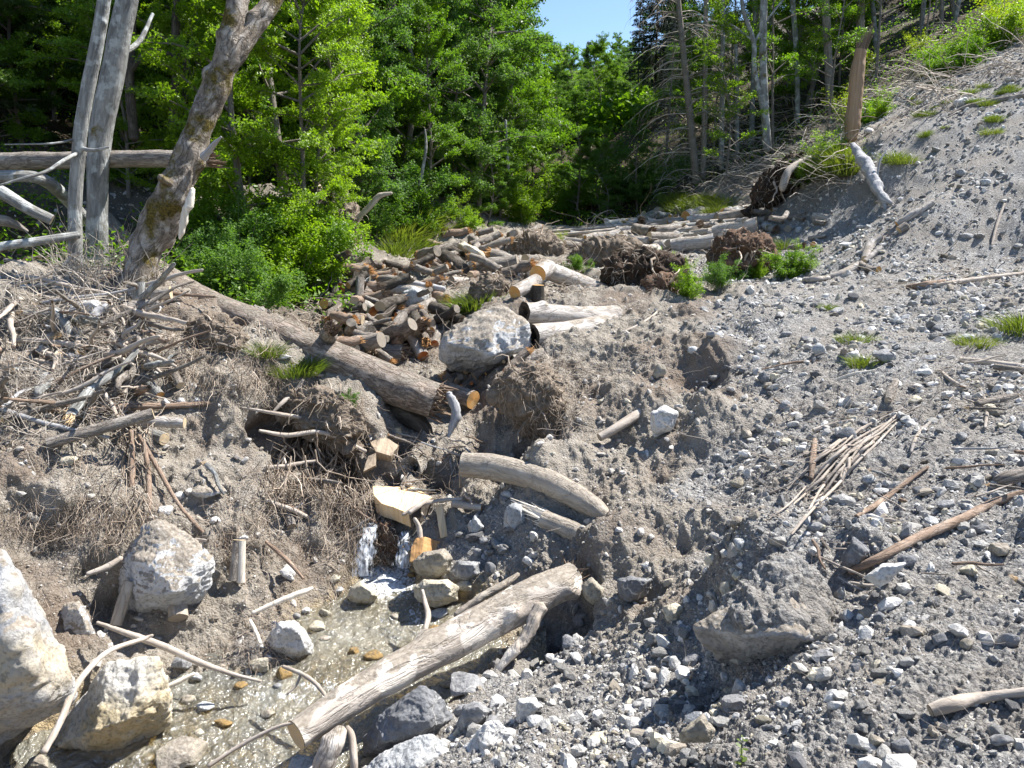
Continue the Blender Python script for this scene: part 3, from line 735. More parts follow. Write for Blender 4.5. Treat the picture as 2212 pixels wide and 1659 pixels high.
# ------------------------------------------------------------------ boulders built to their outlines
ROCKS = []
def boulder(outline, Y, thick, mat, label, seed=1, ridge=(), rough=1.0, soft=1, cat='boulder', name='boulder', target=None, zoff=0.0):
    """outline: photo places of the silhouette; ridge: (u, v, dY) points nearer (negative) or farther than Y"""
    dys = [t[2] if len(t) > 2 else 0 for t in outline]
    o = np.array([t[:2] for t in outline], float); c = o.mean(0)
    p = [P(u, v, Y + d_) for (u, v), d_ in zip(o, dys)]
    for (u, v) in o:
        q = c + (np.array([u, v]) - c) * 0.62
        p.append(P(q[0], q[1], Y + thick))
        if not ridge:
            q = c + (np.array([u, v]) - c) * 0.6
            p.append(P(q[0], q[1] - 0.05 * (o[:, 1].max() - o[:, 1].min()), Y - thick * 0.55))
    for (u, v, dy) in ridge: p.append(P(u, v, Y + dy))
    p = np.array(p); ctr = p.mean(0)
    size = np.linalg.norm(p.max(0) - p.min(0)) / 1.7
    v, f = rockmesh(p - ctr, seed, size, target or max(0.006, Y * 0.0028), rough, soft)
    ob = link(name, mesh(name, v, f, M[mat], True), None, ctr + np.array([0, 0, zoff]), label, cat)
    return ob
def blob(u, v, ru, rv, mat, label, seed=0, name='boulder', cat='rock', sink=0.25, deep=None):
    """an irregular stone resting where the photo shows its middle"""
    rr = np.random.default_rng(seed + 1000)
    g, nn_ = G(u, v + rv * 0.7, True)
    d_ = ray(u, v + rv * 0.7); t_ = (-4.02 - 0.075 * 5.2) / (d_[2] - 0.075 * d_[1])
    if g[1] < 8.6 and u < 1150 and g[2] < d_[2] * t_: g = d_ * t_; sink = 0.5     # stands in the water
    s = px(g); a, c_ = ru * s, rv * s
    b_ = (deep or 0.8) * a
    pp = nrm(rr.normal(size=(20, 3))) * rr.uniform(0.82, 1.12, (20, 1)) * np.array([a, b_, c_])
    # flats
    for _ in range(4):
        d = nrm(rr.normal(size=3)); ext = (np.abs(pp @ d)).max() * rr.uniform(.6, .85); e = pp @ d - ext
        pp = pp - np.where(e > 0, e, 0)[:, None] * d
    size = max(a, b_, c_) * 1.1
    vv, ff = rockmesh(pp, seed, size, max(0.005, g[1] * 0.003), 0.9, 1)
    loc = g + np.array([0, b_ * 0.3, c_ * (0.75 - sink)])
    o = link(name, mesh(name, vv, ff, M[mat], True), None, loc, label, cat)
    return o

boulder([(-90,1215),(0,1186),(22,1236),(50,1291),(52,1340),(82,1382),(120,1422),(150,1477),(146,1505),(120,1535),(60,1560),(-20,1600),(-90,1640)], 5.15, 0.7, 'lime_stain',
        'huge pale boulder cut by the bottom left corner with a dark hollow under it', 3, ridge=[(60,1440,-.4),(10,1330,-.3),(-60,1500,-.45),(90,1500,-.25),(40,1535,-.1)])
boulder([(237,1426),(339,1422),(355,1466),(374,1502),(365,1557),(303,1623),(262,1662),(130,1662),(106,1623),(113,1597),(175,1550),(226,1505)], 5.6, 0.5, 'whitewet',
        'long white boulder whose wet ochre foot stands in the stream at the left', 5, ridge=[(300,1440,.2),(330,1500,-.15),(200,1580,-.35),(270,1560,-.35),(130,1610,-.2)])
boulder([(241,1243),(252,1214),(284,1178),(317,1141),(343,1130),(401,1156),(456,1207),(452,1262),(427,1302),(394,1327),(335,1342),(284,1335),(252,1302)], 7.05, 0.5, 'lime_dirt',
        'big round grey boulder half buried in the left bank with a white left flank', 8, ridge=[(300,1210,-.25),(360,1200,-.2),(420,1230,-.2),(300,1290,-.4),(380,1280,-.42),(350,1240,-.42)])
boulder([(126,1331),(138,1305),(171,1298),(190,1331),(204,1375),(196,1400),(150,1402),(128,1382)], 6.45, 0.22, 'lime_dirt', 'wedge shaped stone with a white top between the corner boulder and the round one', 12)
boulder([(576,1404),(580,1371),(602,1346),(634,1342),(656,1360),(675,1393),(678,1419),(638,1428),(598,1422)], 6.7, 0.25, 'white', 'bright white boulder at the left edge of the stream, largest there', 15)
boulder([(748,1292),(756,1268),(780,1256),(808,1272),(818,1290),(802,1306),(768,1308)], 7.6, 0.2, 'cream', 'cream boulder on the left shore just below the waterfall', 17)
boulder([(895,1270),(917,1254),(968,1252),(990,1270),(988,1296),(938,1312),(902,1298)], 7.4, 0.22, 'cream', 'flat topped cream boulder standing in midstream', 19)
boulder([(966,1238),(990,1211),(1037,1214),(1041,1245),(1012,1260),(971,1256)], 7.75, 0.2, 'grey', 'grey boulder on the right shore beside the tan one', 20)
boulder([(893,1213),(913,1193),(960,1185),(979,1207),(970,1235),(931,1253),(899,1238)], 7.7, 0.22, 'tanrock', 'tan boulder under the sawn orange wedge by the falls', 22)
boulder([(1084,1152),(1092,1098),(1114,1083),(1132,1094),(1141,1145),(1128,1168),(1099,1172)], 8.0, 0.14, 'lime', 'upright pale stone left of the splintered log end', 25)
boulder([(1010,1134),(1026,1112),(1046,1138),(1033,1158),(1016,1156)], 8.1, 0.1, 'lime', 'small leaning grey stone left of the upright pale one', 27)
boulder([(787,1596),(815,1546),(862,1521),(909,1488),(939,1495),(960,1517),(979,1553),(953,1582),(891,1598),(826,1640),(790,1630)], 5.35, 0.28, 'dark',
        'dark grey boulder with white veins at the bottom, beside the near log', 29, ridge=[(860,1550,-.18),(920,1530,-.15),(930,1570,-.2),(830,1600,-.2)])
boulder([(770,1675),(826,1625),(898,1590),(939,1586),(984,1623),(990,1655),(968,1695),(800,1700)], 4.9, 0.25, 'lime', 'broad flat white and grey rock cut by the bottom edge', 31, ridge=[(930,1600,-.05),(900,1660,-.25),(840,1670,-.2)])
boulder([(978,1645),(1052,1564),(1077,1557),(1101,1583),(1092,1637),(1081,1690),(985,1690)], 4.8, 0.2, 'white', 'steep white rock at the bottom edge right of the flat one', 33, ridge=[(1050,1600,-.1),(1030,1660,-.18)])
boulder([(986,1564),(1004,1528),(1037,1513),(1065,1535),(1052,1560),(1012,1596),(990,1585)], 5.15, 0.18, 'grey', 'mid grey block above the steep white rock', 35)
boulder([(1115,1508),(1157,1506),(1174,1526),(1136,1564),(1128,1582),(1114,1574)], 5.0, 0.12, 'white', 'cream block with one sunlit face, beside a rounded grey stone', 36)
boulder([(1334,1253),(1362,1244),(1409,1251),(1398,1282),(1358,1311),(1338,1289)], 6.35, 0.16, 'dark', 'blue grey pointed block sticking out of the gully bank', 38)
boulder([(1258,1265),(1278,1247),(1307,1273),(1302,1306),(1281,1308),(1260,1287)], 6.6, 0.14, 'tanrock', 'tan block under the bank just right of the near log', 39)
boulder([(1404,892),(1436,875),(1467,890),(1451,930),(1413,946),(1405,919)], 8.75, 0.2, 'white', 'pale rock with a shaded left side set in the middle of the gully slope', 41)
boulder([(955,762),(968,722),(1004,693),(1037,671),(1085,655),(1136,700),(1150,748),(1085,784,.2),(1033,803,.3),(975,798,.25),(956,784,.1)], 11.5, 0.8, 'lime_dirt',
        'large split boulder below the two hollow logs, with a shaded brown front', 43, ridge=[(965,742,-.55),(1010,752,-.62),(1058,764,-.6)], rough=1.1)
boulder([(985,605),(1005,575),(1026,554),(1048,562),(1062,582),(1048,606),(1010,614)], 18.2, 0.5, 'white', 'rounded white boulder on the log jam under the cream slab', 45)
boulder([(988,527),(1002,522),(1045,545),(1050,558),(1030,558),(992,539)], 19.8, 0.4, 'cream', 'long pale yellow slab above the rounded white boulder', 46)
boulder([(853,658),(872,630),(895,618),(926,634),(924,653),(882,674)], 14.9, 0.35, 'lime', 'angular pale grey rock among the sawn logs in the channel', 48)
boulder([(122,672),(156,655),(208,647),(223,657),(219,680),(187,705),(146,692)], 9.55, 0.3, 'white', 'white boulder in the woody debris at the left, below the grey trunks', 50)
boulder([(304,680),(312,653),(333,645),(353,661),(355,684),(330,692),(310,690)], 10.0, 0.25, 'white', 'white stone at the foot of the leaning mossy trunk', 52)
boulder([(1503,1355),(1522,1338),(1587,1312),(1632,1290),(1672,1280),(1705,1282),(1748,1305),(1799,1358),(1838,1402),(1816,1433,.15),(1762,1475,.3),(1697,1493,.35),(1639,1490,.35),(1573,1439,.25),(1522,1389,.1)],
        4.55, 0.55, 'grey_dirt', 'great pointed boulder on the scree with a cap of gravel and a shaded front', 55,
        ridge=[(1540,1362,-.05),(1600,1372,-.25),(1700,1366,-.36),(1790,1388,-.22),(1655,1310,.1),(1700,1310,.1)], rough=0.7, soft=0)
boulder([(1819,1508),(1828,1497),(1923,1451),(1969,1530),(1868,1555),(1839,1534)], 3.72, 0.14, 'tanrock', 'block shaped pale rock with a sunlit right face, below the great boulder', 57, ridge=[(1893,1480,-.08),(1935,1535,-.07),(1865,1552,-.05)])
boulder([(1469,1585),(1518,1541),(1542,1575),(1535,1603),(1472,1603)], 3.62, 0.1, 'tanrock', 'pyramid shaped tan rock near the bottom edge, left of the green sprout', 58)
boulder([(1819,1202),(1843,1160),(1881,1189),(1863,1231),(1823,1231)], 4.95, 0.12, 'dark', 'dark slate coloured rock behind the great boulder', 59)
boulder([(1866,1246),(1905,1218),(1958,1216),(1922,1253),(1897,1267)], 4.55, 0.1, 'white', 'white rock below the lower end of the long peeled branch', 60)

gh = boulder([(1548,1347),(1580,1285),(1628,1236),(1672,1206),(1712,1214),(1762,1268),(1815,1340),(1800,1392),(1740,1372),(1690,1352),(1610,1356)], 4.72, 0.42, 'terrain',
        'steep heap of gravelly earth piled over the top of the great pointed boulder', 155, ridge=[(1600,1350,-.38),(1690,1346,-.46),(1775,1375,-.36),(1670,1250,-.1)], rough=2.2, soft=0, cat='gravel heap', name='gravel_heap', target=.012)
for i, t in enumerate([
 (394,1428,28,26,'grey','rounded grey stone in the shade right of the long white boulder'),
 (561,1433,28,27,'cream','cream stone at the water beside the wet brown one'),
 (611,1450,23,22,'ochre','wet ochre brown stone in the water left of the near log'),
 (685,1350,24,14,'cream','low cream stone on the left shore above the bright white boulder'),
 (946,1322,28,15,'lime','low pale stone in midstream below the flat topped cream boulder'),
 (1059,1224,19,20,'dark','dark angular stone on the right shore'),
 (1044,1165,14,13,'grey','small grey stone between the sawn wedge and the upright pale stone'),
 (1033,1192,13,15,'grey','small grey stone just above the dark angular one'),
 (1157,1557,27,21,'lime','rounded grey stone touching the cream block'),
 (1700,1030,14,10,'tanrock','small tan stone by the foot of the long branch bundle'),
 (1602,1174,24,20,'lime','pale broken stone on the scree above the great boulder'),
 (1759,1138,22,18,'grey','rounded grey stone just under the lower end of the branch bundle'),
 (1768,1156,12,10,'white','small bright white stone touching a rounded grey one'),
 (1959,1207,31,15,'dark','low dark stone along the upper side of the long peeled branch'),
 (2098,1229,25,17,'cream','cream stone on open gravel right of the long peeled branch'),
 (2164,1187,36,20,'tanrock','broad tan stone near the right edge, under the long branch'),
 (1828,1327,20,16,'lime','pale stone on the gravel right of the great boulder'),
 (1901,1331,16,15,'dark','dark blue stone right of the pale one beside the great boulder'),
 (2032,1380,20,19,'dark','rounded dark stone on the lower right scree'),
 (2087,1388,17,21,'tanrock','upright tan stone next to the rounded dark one'),
 (1948,1608,28,19,'grey','blue grey block near the bottom, right of the sprout'),
 (2164,1597,27,20,'grey','blue grey stone near the bottom right corner'),
 (1890,1597,22,20,'tanrock','tan stone half sunk in gravel near the bottom'),
 (1456,1318,28,24,'cream','cream grey stone in the gully mouth left of the great boulder'),
 (1456,1433,23,22,'lime','pale broken stone left of the hollow under the great boulder'),
 (1577,1530,16,16,'grey','grey stone between the tan pyramid and the block shaped rock'),
 (1493,753,20,11,'lime','pale stone at the top of the gully'),
 (1536,721,14,10,'grey','grey stone at the top of the gully, above the pale one'),
 (1427,798,17,21,'tanrock','yellow brown block stuck in the gully head'),
 (1770,753,16,18,'lime','upright pale stone on the scree ridge'),
 (1916,766,28,19,'grey','dome shaped grey stone on the gravel flat'),
 (1846,767,22,12,'white','flat white stone beside the yellow grass tuft'),
 (1843,748,12,9,'cream','small cream stone on top of the flat white one'),
 (2029,707,17,10,'dark','dark slab leaning on another on the gravel flat'),
 (2054,719,20,10,'dark','lower dark slab of the leaning pair'),
 (2091,729,20,10,'lime','smooth pale stone right of the two dark slabs'),
 (1699,720,14,10,'grey','grey stone on the gravel above the gully wall'),
 (2014,772,16,10,'lime','round pale stone right of the dome shaped one'),
 (1978,861,18,11,'cream','cream stone next to the top of the branch bundle'),
 (1699,876,18,15,'grey','three cornered grey stone on the scree'),
 (1719,895,18,10,'white','flat pale stone below the three cornered one'),
 (1650,815,16,15,'dark','dark stone in the shade of the gully rim'),
 (1835,936,31,19,'dark','dark broad stone left of the branch bundle'),
 (1613,936,18,11,'tanrock','tan lump of stone on the gully slope'),
 (1905,1060,18,10,'lime','smooth pale stone right of the branch bundle'),
 (1595,1042,19,15,'tanrock','tan stone on the slope left of the branch bundle'),
 (2043,1090,21,13,'grey','grey stone above the long peeled branch'),
 (2014,1124,20,13,'lime','pale stone touching the long peeled branch'),
 (2091,1110,17,11,'grey','small grey block on the gravel just above the long peeled branch'),
 (1879,1033,18,13,'lime','pale angular stone below the branch bundle'),
 (2080,942,16,13,'grey','grey stone on the scree near the right edge'),
 (2145,975,18,10,'tanrock','tan stone near the right edge, above the thick branch'),
 (2078,219,17,12,'white','white boulder high on the upper scree'),
 (2078,372,17,10,'grey','grey boulder half way up the upper scree'),
 (2131,393,13,9,'lime','pale stone right of the grey boulder on the upper scree'),
 (1828,528,18,10,'white','white stone left of the fallen pale log chain'),
 (1866,489,16,8,'lime','low pale stone above the log chain'),
 (1646,509,11,8,'white','small white boulder on top of the brown root mound'),
 (1577,453,12,9,'white','white boulder at the top right of the log pile'),
 (1726,495,9,8,'lime','small pale stone beside the mound on the scree'),
 (2091,508,17,9,'grey','grey stone on the upper scree near the right edge'),
 (2185,170,15,8,'white','white stone at the right edge under the bushes'),
 (1879,281,13,9,'white','white stone right of the broken brown post'),
 (334,806,14,12,'white','white stone on the left bank above the orange barked log'),
 (414,833,13,13,'white','round white stone on the left bank under the overhanging roots'),
 (357,866,14,9,'white','white stone left in a row of three on the left bank'),
 (392,866,17,11,'white','biggest white stone in the row of three on the left bank'),
 (423,864,12,8,'white','white stone right in the row of three on the left bank'),
 (157,888,11,15,'white','white stone in the sticks at the far left'),
 (226,932,14,23,'tanrock','upright tan slab in the left bank earth'),
 (441,1060,44,17,'lime_dirt','ledge shaped stone jutting out of the left bank'),
 (357,1101,22,13,'white','white stone above the big round boulder'),
 (383,1068,15,12,'white','white stone left of the jutting ledge'),
 (465,1122,14,11,'white','small round white stone in the left bank earth'),
 (146,994,27,12,'cream','cream stone under the sawn log at the left'),
 (607,769,24,9,'white','white chalky stone beside the fallen spruce'),
 (525,1162,13,9,'white','small white stone right of the big round boulder'),
 (620,1235,20,16,'white','white stone on the left bank slope above the shore'),
 (722,1250,16,12,'cream','cream stone on the left shore next to the waterfall'),
 (440,1525,26,13,'lime','flat grey stone lying in the stream at the left'),
 (400,1508,22,13,'tanrock','brown stone in the stream left of the flat grey one'),
 (385,1625,70,34,'tanrock','broad smooth tan boulder in the stream at the bottom left'),
 (80,1650,38,20,'tanrock','low tan rock at the very bottom left under the huge boulder'),
 (655,1650,45,28,'lime','pale rock in the water under the sawn end of the near log'),
 (805,1415,27,15,'ochre','wet brown rock in the stream just left of the near log'),
 (765,1405,17,13,'ochre','round ochre stone in the stream, left of the wet brown rock'),
 (1010,1480,60,22,'grey','grey rock in the shadow under the near log'),
 (965,1475,22,14,'tanrock','tan stone at the water under the near log'),
 (1250,1340,24,22,'grey','shaded grey stone in the hollow beneath the near log'),
 (1230,1385,28,18,'grey','shaded stone in the hollow, below another grey one'),
 (1005,1265,26,12,'cream','cream stone between the midstream boulder and the right shore'),
 (900,640,10,8,'grey','small grey stone in the log channel'),
 (1070,600,22,12,'white','white rubble stone right of the rounded white boulder'),
 (1100,585,18,10,'cream','cream rubble stone beside the white one'),
 (700,1320,16,10,'cream','small cream stone at the left shore between two larger pale ones'),(660,1318,14,10,'white','small white stone above the low cream stone on the left shore'),(640,1330,12,9,'grey','small grey stone above the bright white boulder'),
 (590,1350,15,11,'white','white stone just left of the bright white boulder top'),(560,1395,12,9,'lime','pale stone left of the bright white boulder'),(730,1275,15,10,'white','white stone left of the cream boulder under the falls'),
 (850,1330,15,8,'tanrock','tan stone awash in midstream'),(940,1355,18,9,'ochre','wet brown stone in midstream above the near log'),(700,1375,16,8,'tanrock','tan stone in the water right of the bright white boulder'),
 (520,1480,20,9,'ochre','wet brown stone in the lower stream'),(575,1540,22,10,'tanrock','tan stone awash left of the near log end'),(480,1560,24,11,'ochre','wet brown stone near the bottom of the stream'),
 (430,1580,15,9,'cream','cream stone in the stream right of the long white boulder'),(700,1530,20,10,'grey','grey stone in the water under the near log end'),(600,1480,14,7,'grey','small grey stone in the fast water'),
 (420,1460,18,13,'lime','pale stone at the water behind the flat grey one'),(480,1440,16,11,'tanrock','tan stone at the shore under the long knotty stick'),(890,1240,14,9,'ochre','wet ochre stone at the foot of the right fall'),
]):
    u, v, ru, rv, m_, lb = t
    blob(u, v, ru, rv, m_, lb, 100 + i * 3, name='boulder' if ru > 24 else 'stone', cat='boulder' if ru > 24 else 'stone')

# ------------------------------------------------------------------ loose stones one could pick up
STP = []
for j in range(12):
    rr = np.random.default_rng(500 + j)
    pp = nrm(rr.normal(size=(18, 3))) * rr.uniform(.8, 1.1, (18, 1)) * rr.uniform([.85, .6, .45], [1.1, .9, .8])
    for _ in range(5):
        d = nrm(rr.normal(size=3)); e = pp @ d - rr.uniform(.5, .7); pp = pp - np.where(e > 0, e, 0)[:, None] * d
    vv, ff = rockmesh(pp, j + 60, 1.0, 0.16, 0.9, 1)
    STP.append(mesh('stone', vv, ff, M['stone'], True))
ZONES = [
 ((1380,1659),(1480,1659),0.020, 48,'loose grey stone in the gravel along the bottom edge, right of the stream','loose stones on the lowest gravel'),
 ((1850,2212),(1260,1640),0.020, 46,'loose stone in the gravel of the lower right corner','loose stones in the lower right corner'),
 ((1150,1500),(1330,1659),0.022, 44,'loose stone on the gravel tongue between the stream and the great boulder','loose stones on the gravel tongue by the stream'),
 ((1640,2212),(860,1200),0.016, 62,'loose stone on the right scree around the long branches','loose stones around the long branches'),
 ((1480,2212),(640,860),0.013, 46,'loose stone on the upper gravel flat, right of the gully','loose stones on the gravel flat'),
 ((1760,2212),(300,600),0.010, 28,'loose stone on the steep scree below the forest edge','loose stones on the upper scree'),
 ((980,1120),(1120,1330),0.022, 16,'loose stone in the heap at the right shore below the splintered log','loose stones at the right shore'),
]
si = 0
for (ur, vr, sz, cnt, lb, gp) in ZONES:
    for _ in range(cnt):
        u = random.uniform(*ur); v = random.uniform(*vr)
        if gp.startswith('loose stones on the lowest') and u > 1850: continue
        g, nn_ = G(u, v, True)
        if g is None: continue
        s = sz * g[1] / 1.0 * (0.32 + 0.5 * random.random() ** 2.2)
        s = min(s, 0.13)
        o = link('stone', STP[si % 12], None, g + nn_ * s * 0.25, lb, 'stone', gp); si += 1
        o.rotation_euler = (random.uniform(-.5, .5), random.uniform(-.5, .5), random.uniform(0, 6.28))
        k_ = random.uniform(.8, 1.25); o.scale = (s * k_, s, s * random.uniform(.7, 1.1))
        c_ = PAL[rng.choice(len(PAL), p=PW)] * 1.05; o.color = tuple(c_) + (1,)

# ------------------------------------------------------------------ logs and wood
def disc(r, n=28, jit=0.03, seed=0, dome=0.0):
    rr = np.random.default_rng(seed)
    v = [(0, 0, dome)]; f = []
    rj = 1 + jit * np.convolve(rr.normal(size=n), [.3, .4, .3], 'same')
    for q in (0.5, 1.0):
        for i in range(n):
            a = 2 * math.pi * i / n
            v.append((r * q * rj[i] * math.cos(a), r * q * rj[i] * math.sin(a), 0))
    tri = [(0, 1 + i, 1 + (i + 1) % n) for i in range(n)]
    quad = [(1 + i, 1 + n + i, 1 + n + (i + 1) % n, 1 + (i + 1) % n) for i in range(n)]
    return np.array(v), [np.array(tri), np.array(quad)]
def spikes(r, n, L, seed=0):
    """a broken end: a ring and core of long splinters along +Z"""
    rr = np.random.default_rng(seed)
    V = []; Fc = []
    n = int(n * 2.6)
    for i in range(n):
        a = rr.uniform(0, 6.28); q = r * math.sqrt(rr.uniform(0.02, .92)); c = np.array([q * math.cos(a), q * math.sin(a), -0.05 * r])
        w = r * rr.uniform(.05, .16); h = L * (.15 + .85 * rr.random() ** 2) * (1 + .5 * math.cos(a - seed)); tip = c + np.array([rr.normal() * .2 * r, rr.normal() * .2 * r, h])
        a2 = rr.uniform(0, 3.14); d = np.array([math.cos(a2), math.sin(a2), 0]); e = np.array([-d[1], d[0], 0])
        b = len(V)
        for (s, t) in ((1, .35), (-1, .35), (-1, -.35), (1, -.35)): V.append(c + d * s * w + e * t * w)
        for (s, t) in ((.35, .2), (-.6, .2), (-.6, -.2), (.35, -.2)): V.append(tip + d * s * w * .5 + e * t * w * .5)
        for k in range(4): Fc.append((b + k, b + (k + 1) % 4, b + 4 + (k + 1) % 4, b + 4 + k))
        Fc.append((b + 4, b + 5, b + 6, b + 7))
    return np.array(V), np.array(Fc)
def logmesh(ctrl4, k=28, rough=0.03, seed=0, segl=None, knots=0, flat=0):
    c = np.asarray(ctrl4, float)
    Lg = np.linalg.norm(np.diff(c[:, :3], axis=0), axis=1).sum()
    n = int(np.clip(Lg / (segl or max(0.02, c[:, 3].mean() * 0.22)), 6, 160))
    s = spline(c, n); path = s[:, :3]; rad = np.maximum(s[:, 3], 0.002)
    v, f = tubes(path[None], rad[None], k)
    v = v.reshape(n, k, 3)
    d = v - path[:, None]
    un = nrm(d)
    rm = rad.mean()
    q = v / rm
    w = rough * rad[:, None] * (1.6 * fbm(q * 0.5 + seed * 5.1, 2, seed) + 0.8 * fbm(q * 1.6 + seed, 3, seed + 3))
    rr = np.random.default_rng(seed)
    al = np.concatenate([[0], np.cumsum(np.linalg.norm(np.diff(path, axis=0), axis=1))])
    for _ in range(knots):
        i0 = rr.integers(1, n - 1); j0 = rr.integers(0, k)
        da = np.abs((np.arange(k) - j0 + k / 2) % k - k / 2) * 2 * math.pi / k * rm
        w = w + rm * 0.35 * np.exp(-((al - al[i0])[:, None] / (rm * .5)) ** 2 - (da[None] / (rm * .45)) ** 2)
    v = v + un * w[..., None]
    an = np.arange(k + 1) / k * 2 * math.pi * rm
    uu = np.stack([np.broadcast_to(an, (n, k + 1)), np.broadcast_to(al[:, None], (n, k + 1))], -1)
    uv = np.stack([uu[:-1, :-1], uu[:-1, 1:], uu[1:, 1:], uu[1:, :-1]], 2).reshape(-1, 2)
    return v.reshape(-1, 3), f, uv, path, rad, v
def log(name, ctrl4, mat, label, cat='log', ends=('cut_cream', 'cut_cream'), parent=None, group=None, k=28, rough=0.03, seed=1, knots=0, sp=1.3, smooth=True):
    v, f, uv, path, rad, vr = logmesh(ctrl4, k, rough, seed, None, knots)
    org = path[0].copy() if parent is None else np.zeros(3)
    tris = []; k_ = k; n_r = len(path)
    for e, i0, sg in ((ends[0], 0, -1), (ends[1], (n_r - 1) * k_, 1)):
        if e: continue
        ci = len(v); c0 = path[0 if sg < 0 else -1]; tt = nrm(path[1] - path[0]) * -1 if sg < 0 else nrm(path[-1] - path[-2])
        v = np.vstack([v, c0 + tt * (rad[0] if sg < 0 else rad[-1]) * .7])
        tris += [(i0 + (a + 1) % k_, i0 + a, ci) if sg < 0 else (i0 + a, i0 + (a + 1) % k_, ci) for a in range(k_)]
    if tris:
        f = [f, np.array(tris)]; uv = np.vstack([uv, np.tile(np.array([[0, 0], [.02, 0], [.01, .02]]), (len(tris), 1))])
    o = link(name, mesh(name, v - org, f, M[mat], smooth, uv=uv), parent, org if parent is None else None, label, cat if parent is None else None, group)
    host = o if parent is None else parent
    for e, i, sgn in ((ends[0], 0, -1), (ends[1], -1, 1)):
        if not e: continue
        t = nrm(path[1] - path[0]) * -1 if i == 0 else nrm(path[-1] - path[-2])
        qt = Vector(t).to_track_quat('Z', 'Y')
        r = float(np.linalg.norm(vr[i] - path[i], axis=1).mean())
        loc = path[i] - org
        if e == 'hollow':
            n_ = 28; V = []; 
            for (q, z) in ((1.01, 0.0), (0.66, 0.004), (0.58, -0.25 * 1), (0.45, -1.6), (0, -1.8)):
                for a in range(n_):
                    g_ = 1 + 0.06 * math.sin(3 * a / n_ * 6.28 + seed) + 0.05 * math.sin(7 * a / n_ * 6.28)
                    V.append((r * q * g_ * math.cos(a * 6.283 / n_), r * q * g_ * math.sin(a * 6.283 / n_), z * r))
            ix = np.arange(5 * n_).reshape(5, n_); nx = np.roll(ix, -1, 1)
            ff = np.stack([ix[:-1], ix[1:], nx[1:], nx[:-1]], -1).reshape(-1, 4)
            V = np.array(V) + np.array([0, 0, 0.002])
            c = link('hollow_end', mesh('hollow_end', V, ff, M['rotten'], True), o, loc)
        elif e.startswith('jag'):
            V, Fc = spikes(r, 46, r * sp * 1.6, seed)
            c = link('splintered_end', mesh('splintered_end', V, Fc, M[e[4:] or 'fresh'], False), o, loc)
            # close the tube behind the splinters
        else:
            V, Fc = disc(r * 1.0, 28, 0.02, seed)
            V[:, 2] += 0.003
            c = link('cut_end', mesh('cut_end', V, Fc, M[e], False), o, loc)
        c.rotation_mode = 'QUATERNION'; c.rotation_quaternion = qt
        c.rotation_mode = 'XYZ'; c.rotation_euler = qt.to_euler()
    return o
def W4(*q):
    """(u, v, Y, radius in photo pixels) -> x y z r"""
    out = []
    for (u, v, Y, r) in q:
        p = P(u, v, Y); out.append([*p, r * Y / (CP * F)])
    return out
def GW(*q):
    """points lying on the ground: (u, v, r px[, lift])"""
    out = []
    for t in q:
        u, v, r = t[:3]; g = G(u, v); s = px(g)
        out.append([g[0], g[1], g[2] + r * s * (0.5 + (t[3] if len(t) > 3 else 0)), r * s])
    return out

# the near log over the stream, with its broken limb
nl = log('fallen_log', W4((640,1588,5.15,38),(760,1508,5.5,39),(900,1425,5.95,42),(1050,1345,6.4,44),(1160,1285,6.7,42),(1238,1248,6.95,36)), 'peeled',
    'long pale fallen log with peeling bark lying across the stream in front', ends=('cut_cream', 'jag_torn'), knots=5, rough=0.045, seed=4, k=40, sp=.45)
log('broken_limb', [[*(np.array(a[:3])), a[3]] for a in [[*(P(u, v, Y) - np.array(nl.location)), r * Y / (CP * F)] for (u, v, Y, r) in ((1168,1310,6.5,17),(1145,1362,6.35,15),(1118,1398,6.25,14),(1085,1435,6.15,10),(1057,1476,6.1,1.5))]],
    'peeled', None, parent=nl, ends=(None, None), rough=0.26, seed=9, k=20)
ts = log('twisted_stump', W4((690,1700,4.95,22),(702,1645,5.0,25),(722,1605,5.05,23),(738,1575,5.15,13)), 'peeled', 'twisted pale stump piece with a knot, standing under the sawn end of the near log', 'stump', ends=(None, None), knots=4, rough=.16, seed=402, k=26)
log('limb', [[*(P(u, v, Y) - np.array(ts.location)), r * Y / (CP * F)] for (u, v, Y, r) in ((762,1700,5.0,10),(764,1640,5.05,10),(760,1590,5.15,8),(750,1570,5.2,5))], 'stick', None, parent=ts, ends=(None, None), rough=.1, seed=403, k=12)
log('drifted_root', W4((985,1330,6.9,8),(1040,1290,7.0,10),(1090,1262,7.1,9),(1120,1240,7.2,5)), 'muddy', 'mud covered root lying along the upper side of the near log', 'root', ends=(None, None), rough=.12, seed=404, k=14)
# mud-covered curved log sticking out of the bank
log('curved_log', W4((1000,1003,8.6,27),(1070,1010,8.5,29),(1150,1030,8.35,29),(1230,1065,8.05,28),(1285,1098,7.8,23),(1312,1118,7.65,14)), 'muddy',
    'curved bark covered log sticking out of the right bank above the stream', ends=('cut_grey', None), knots=1, rough=0.05, seed=6, k=36)
lg = log('splintered_log', W4((1175,1122,7.9,22),(1220,1140,7.75,22),(1290,1172,7.4,20)), 'muddy', 'short mud covered log with a frayed end below the curved one', ends=('jag_palewood', None), rough=0.07, seed=8, sp=1.9)
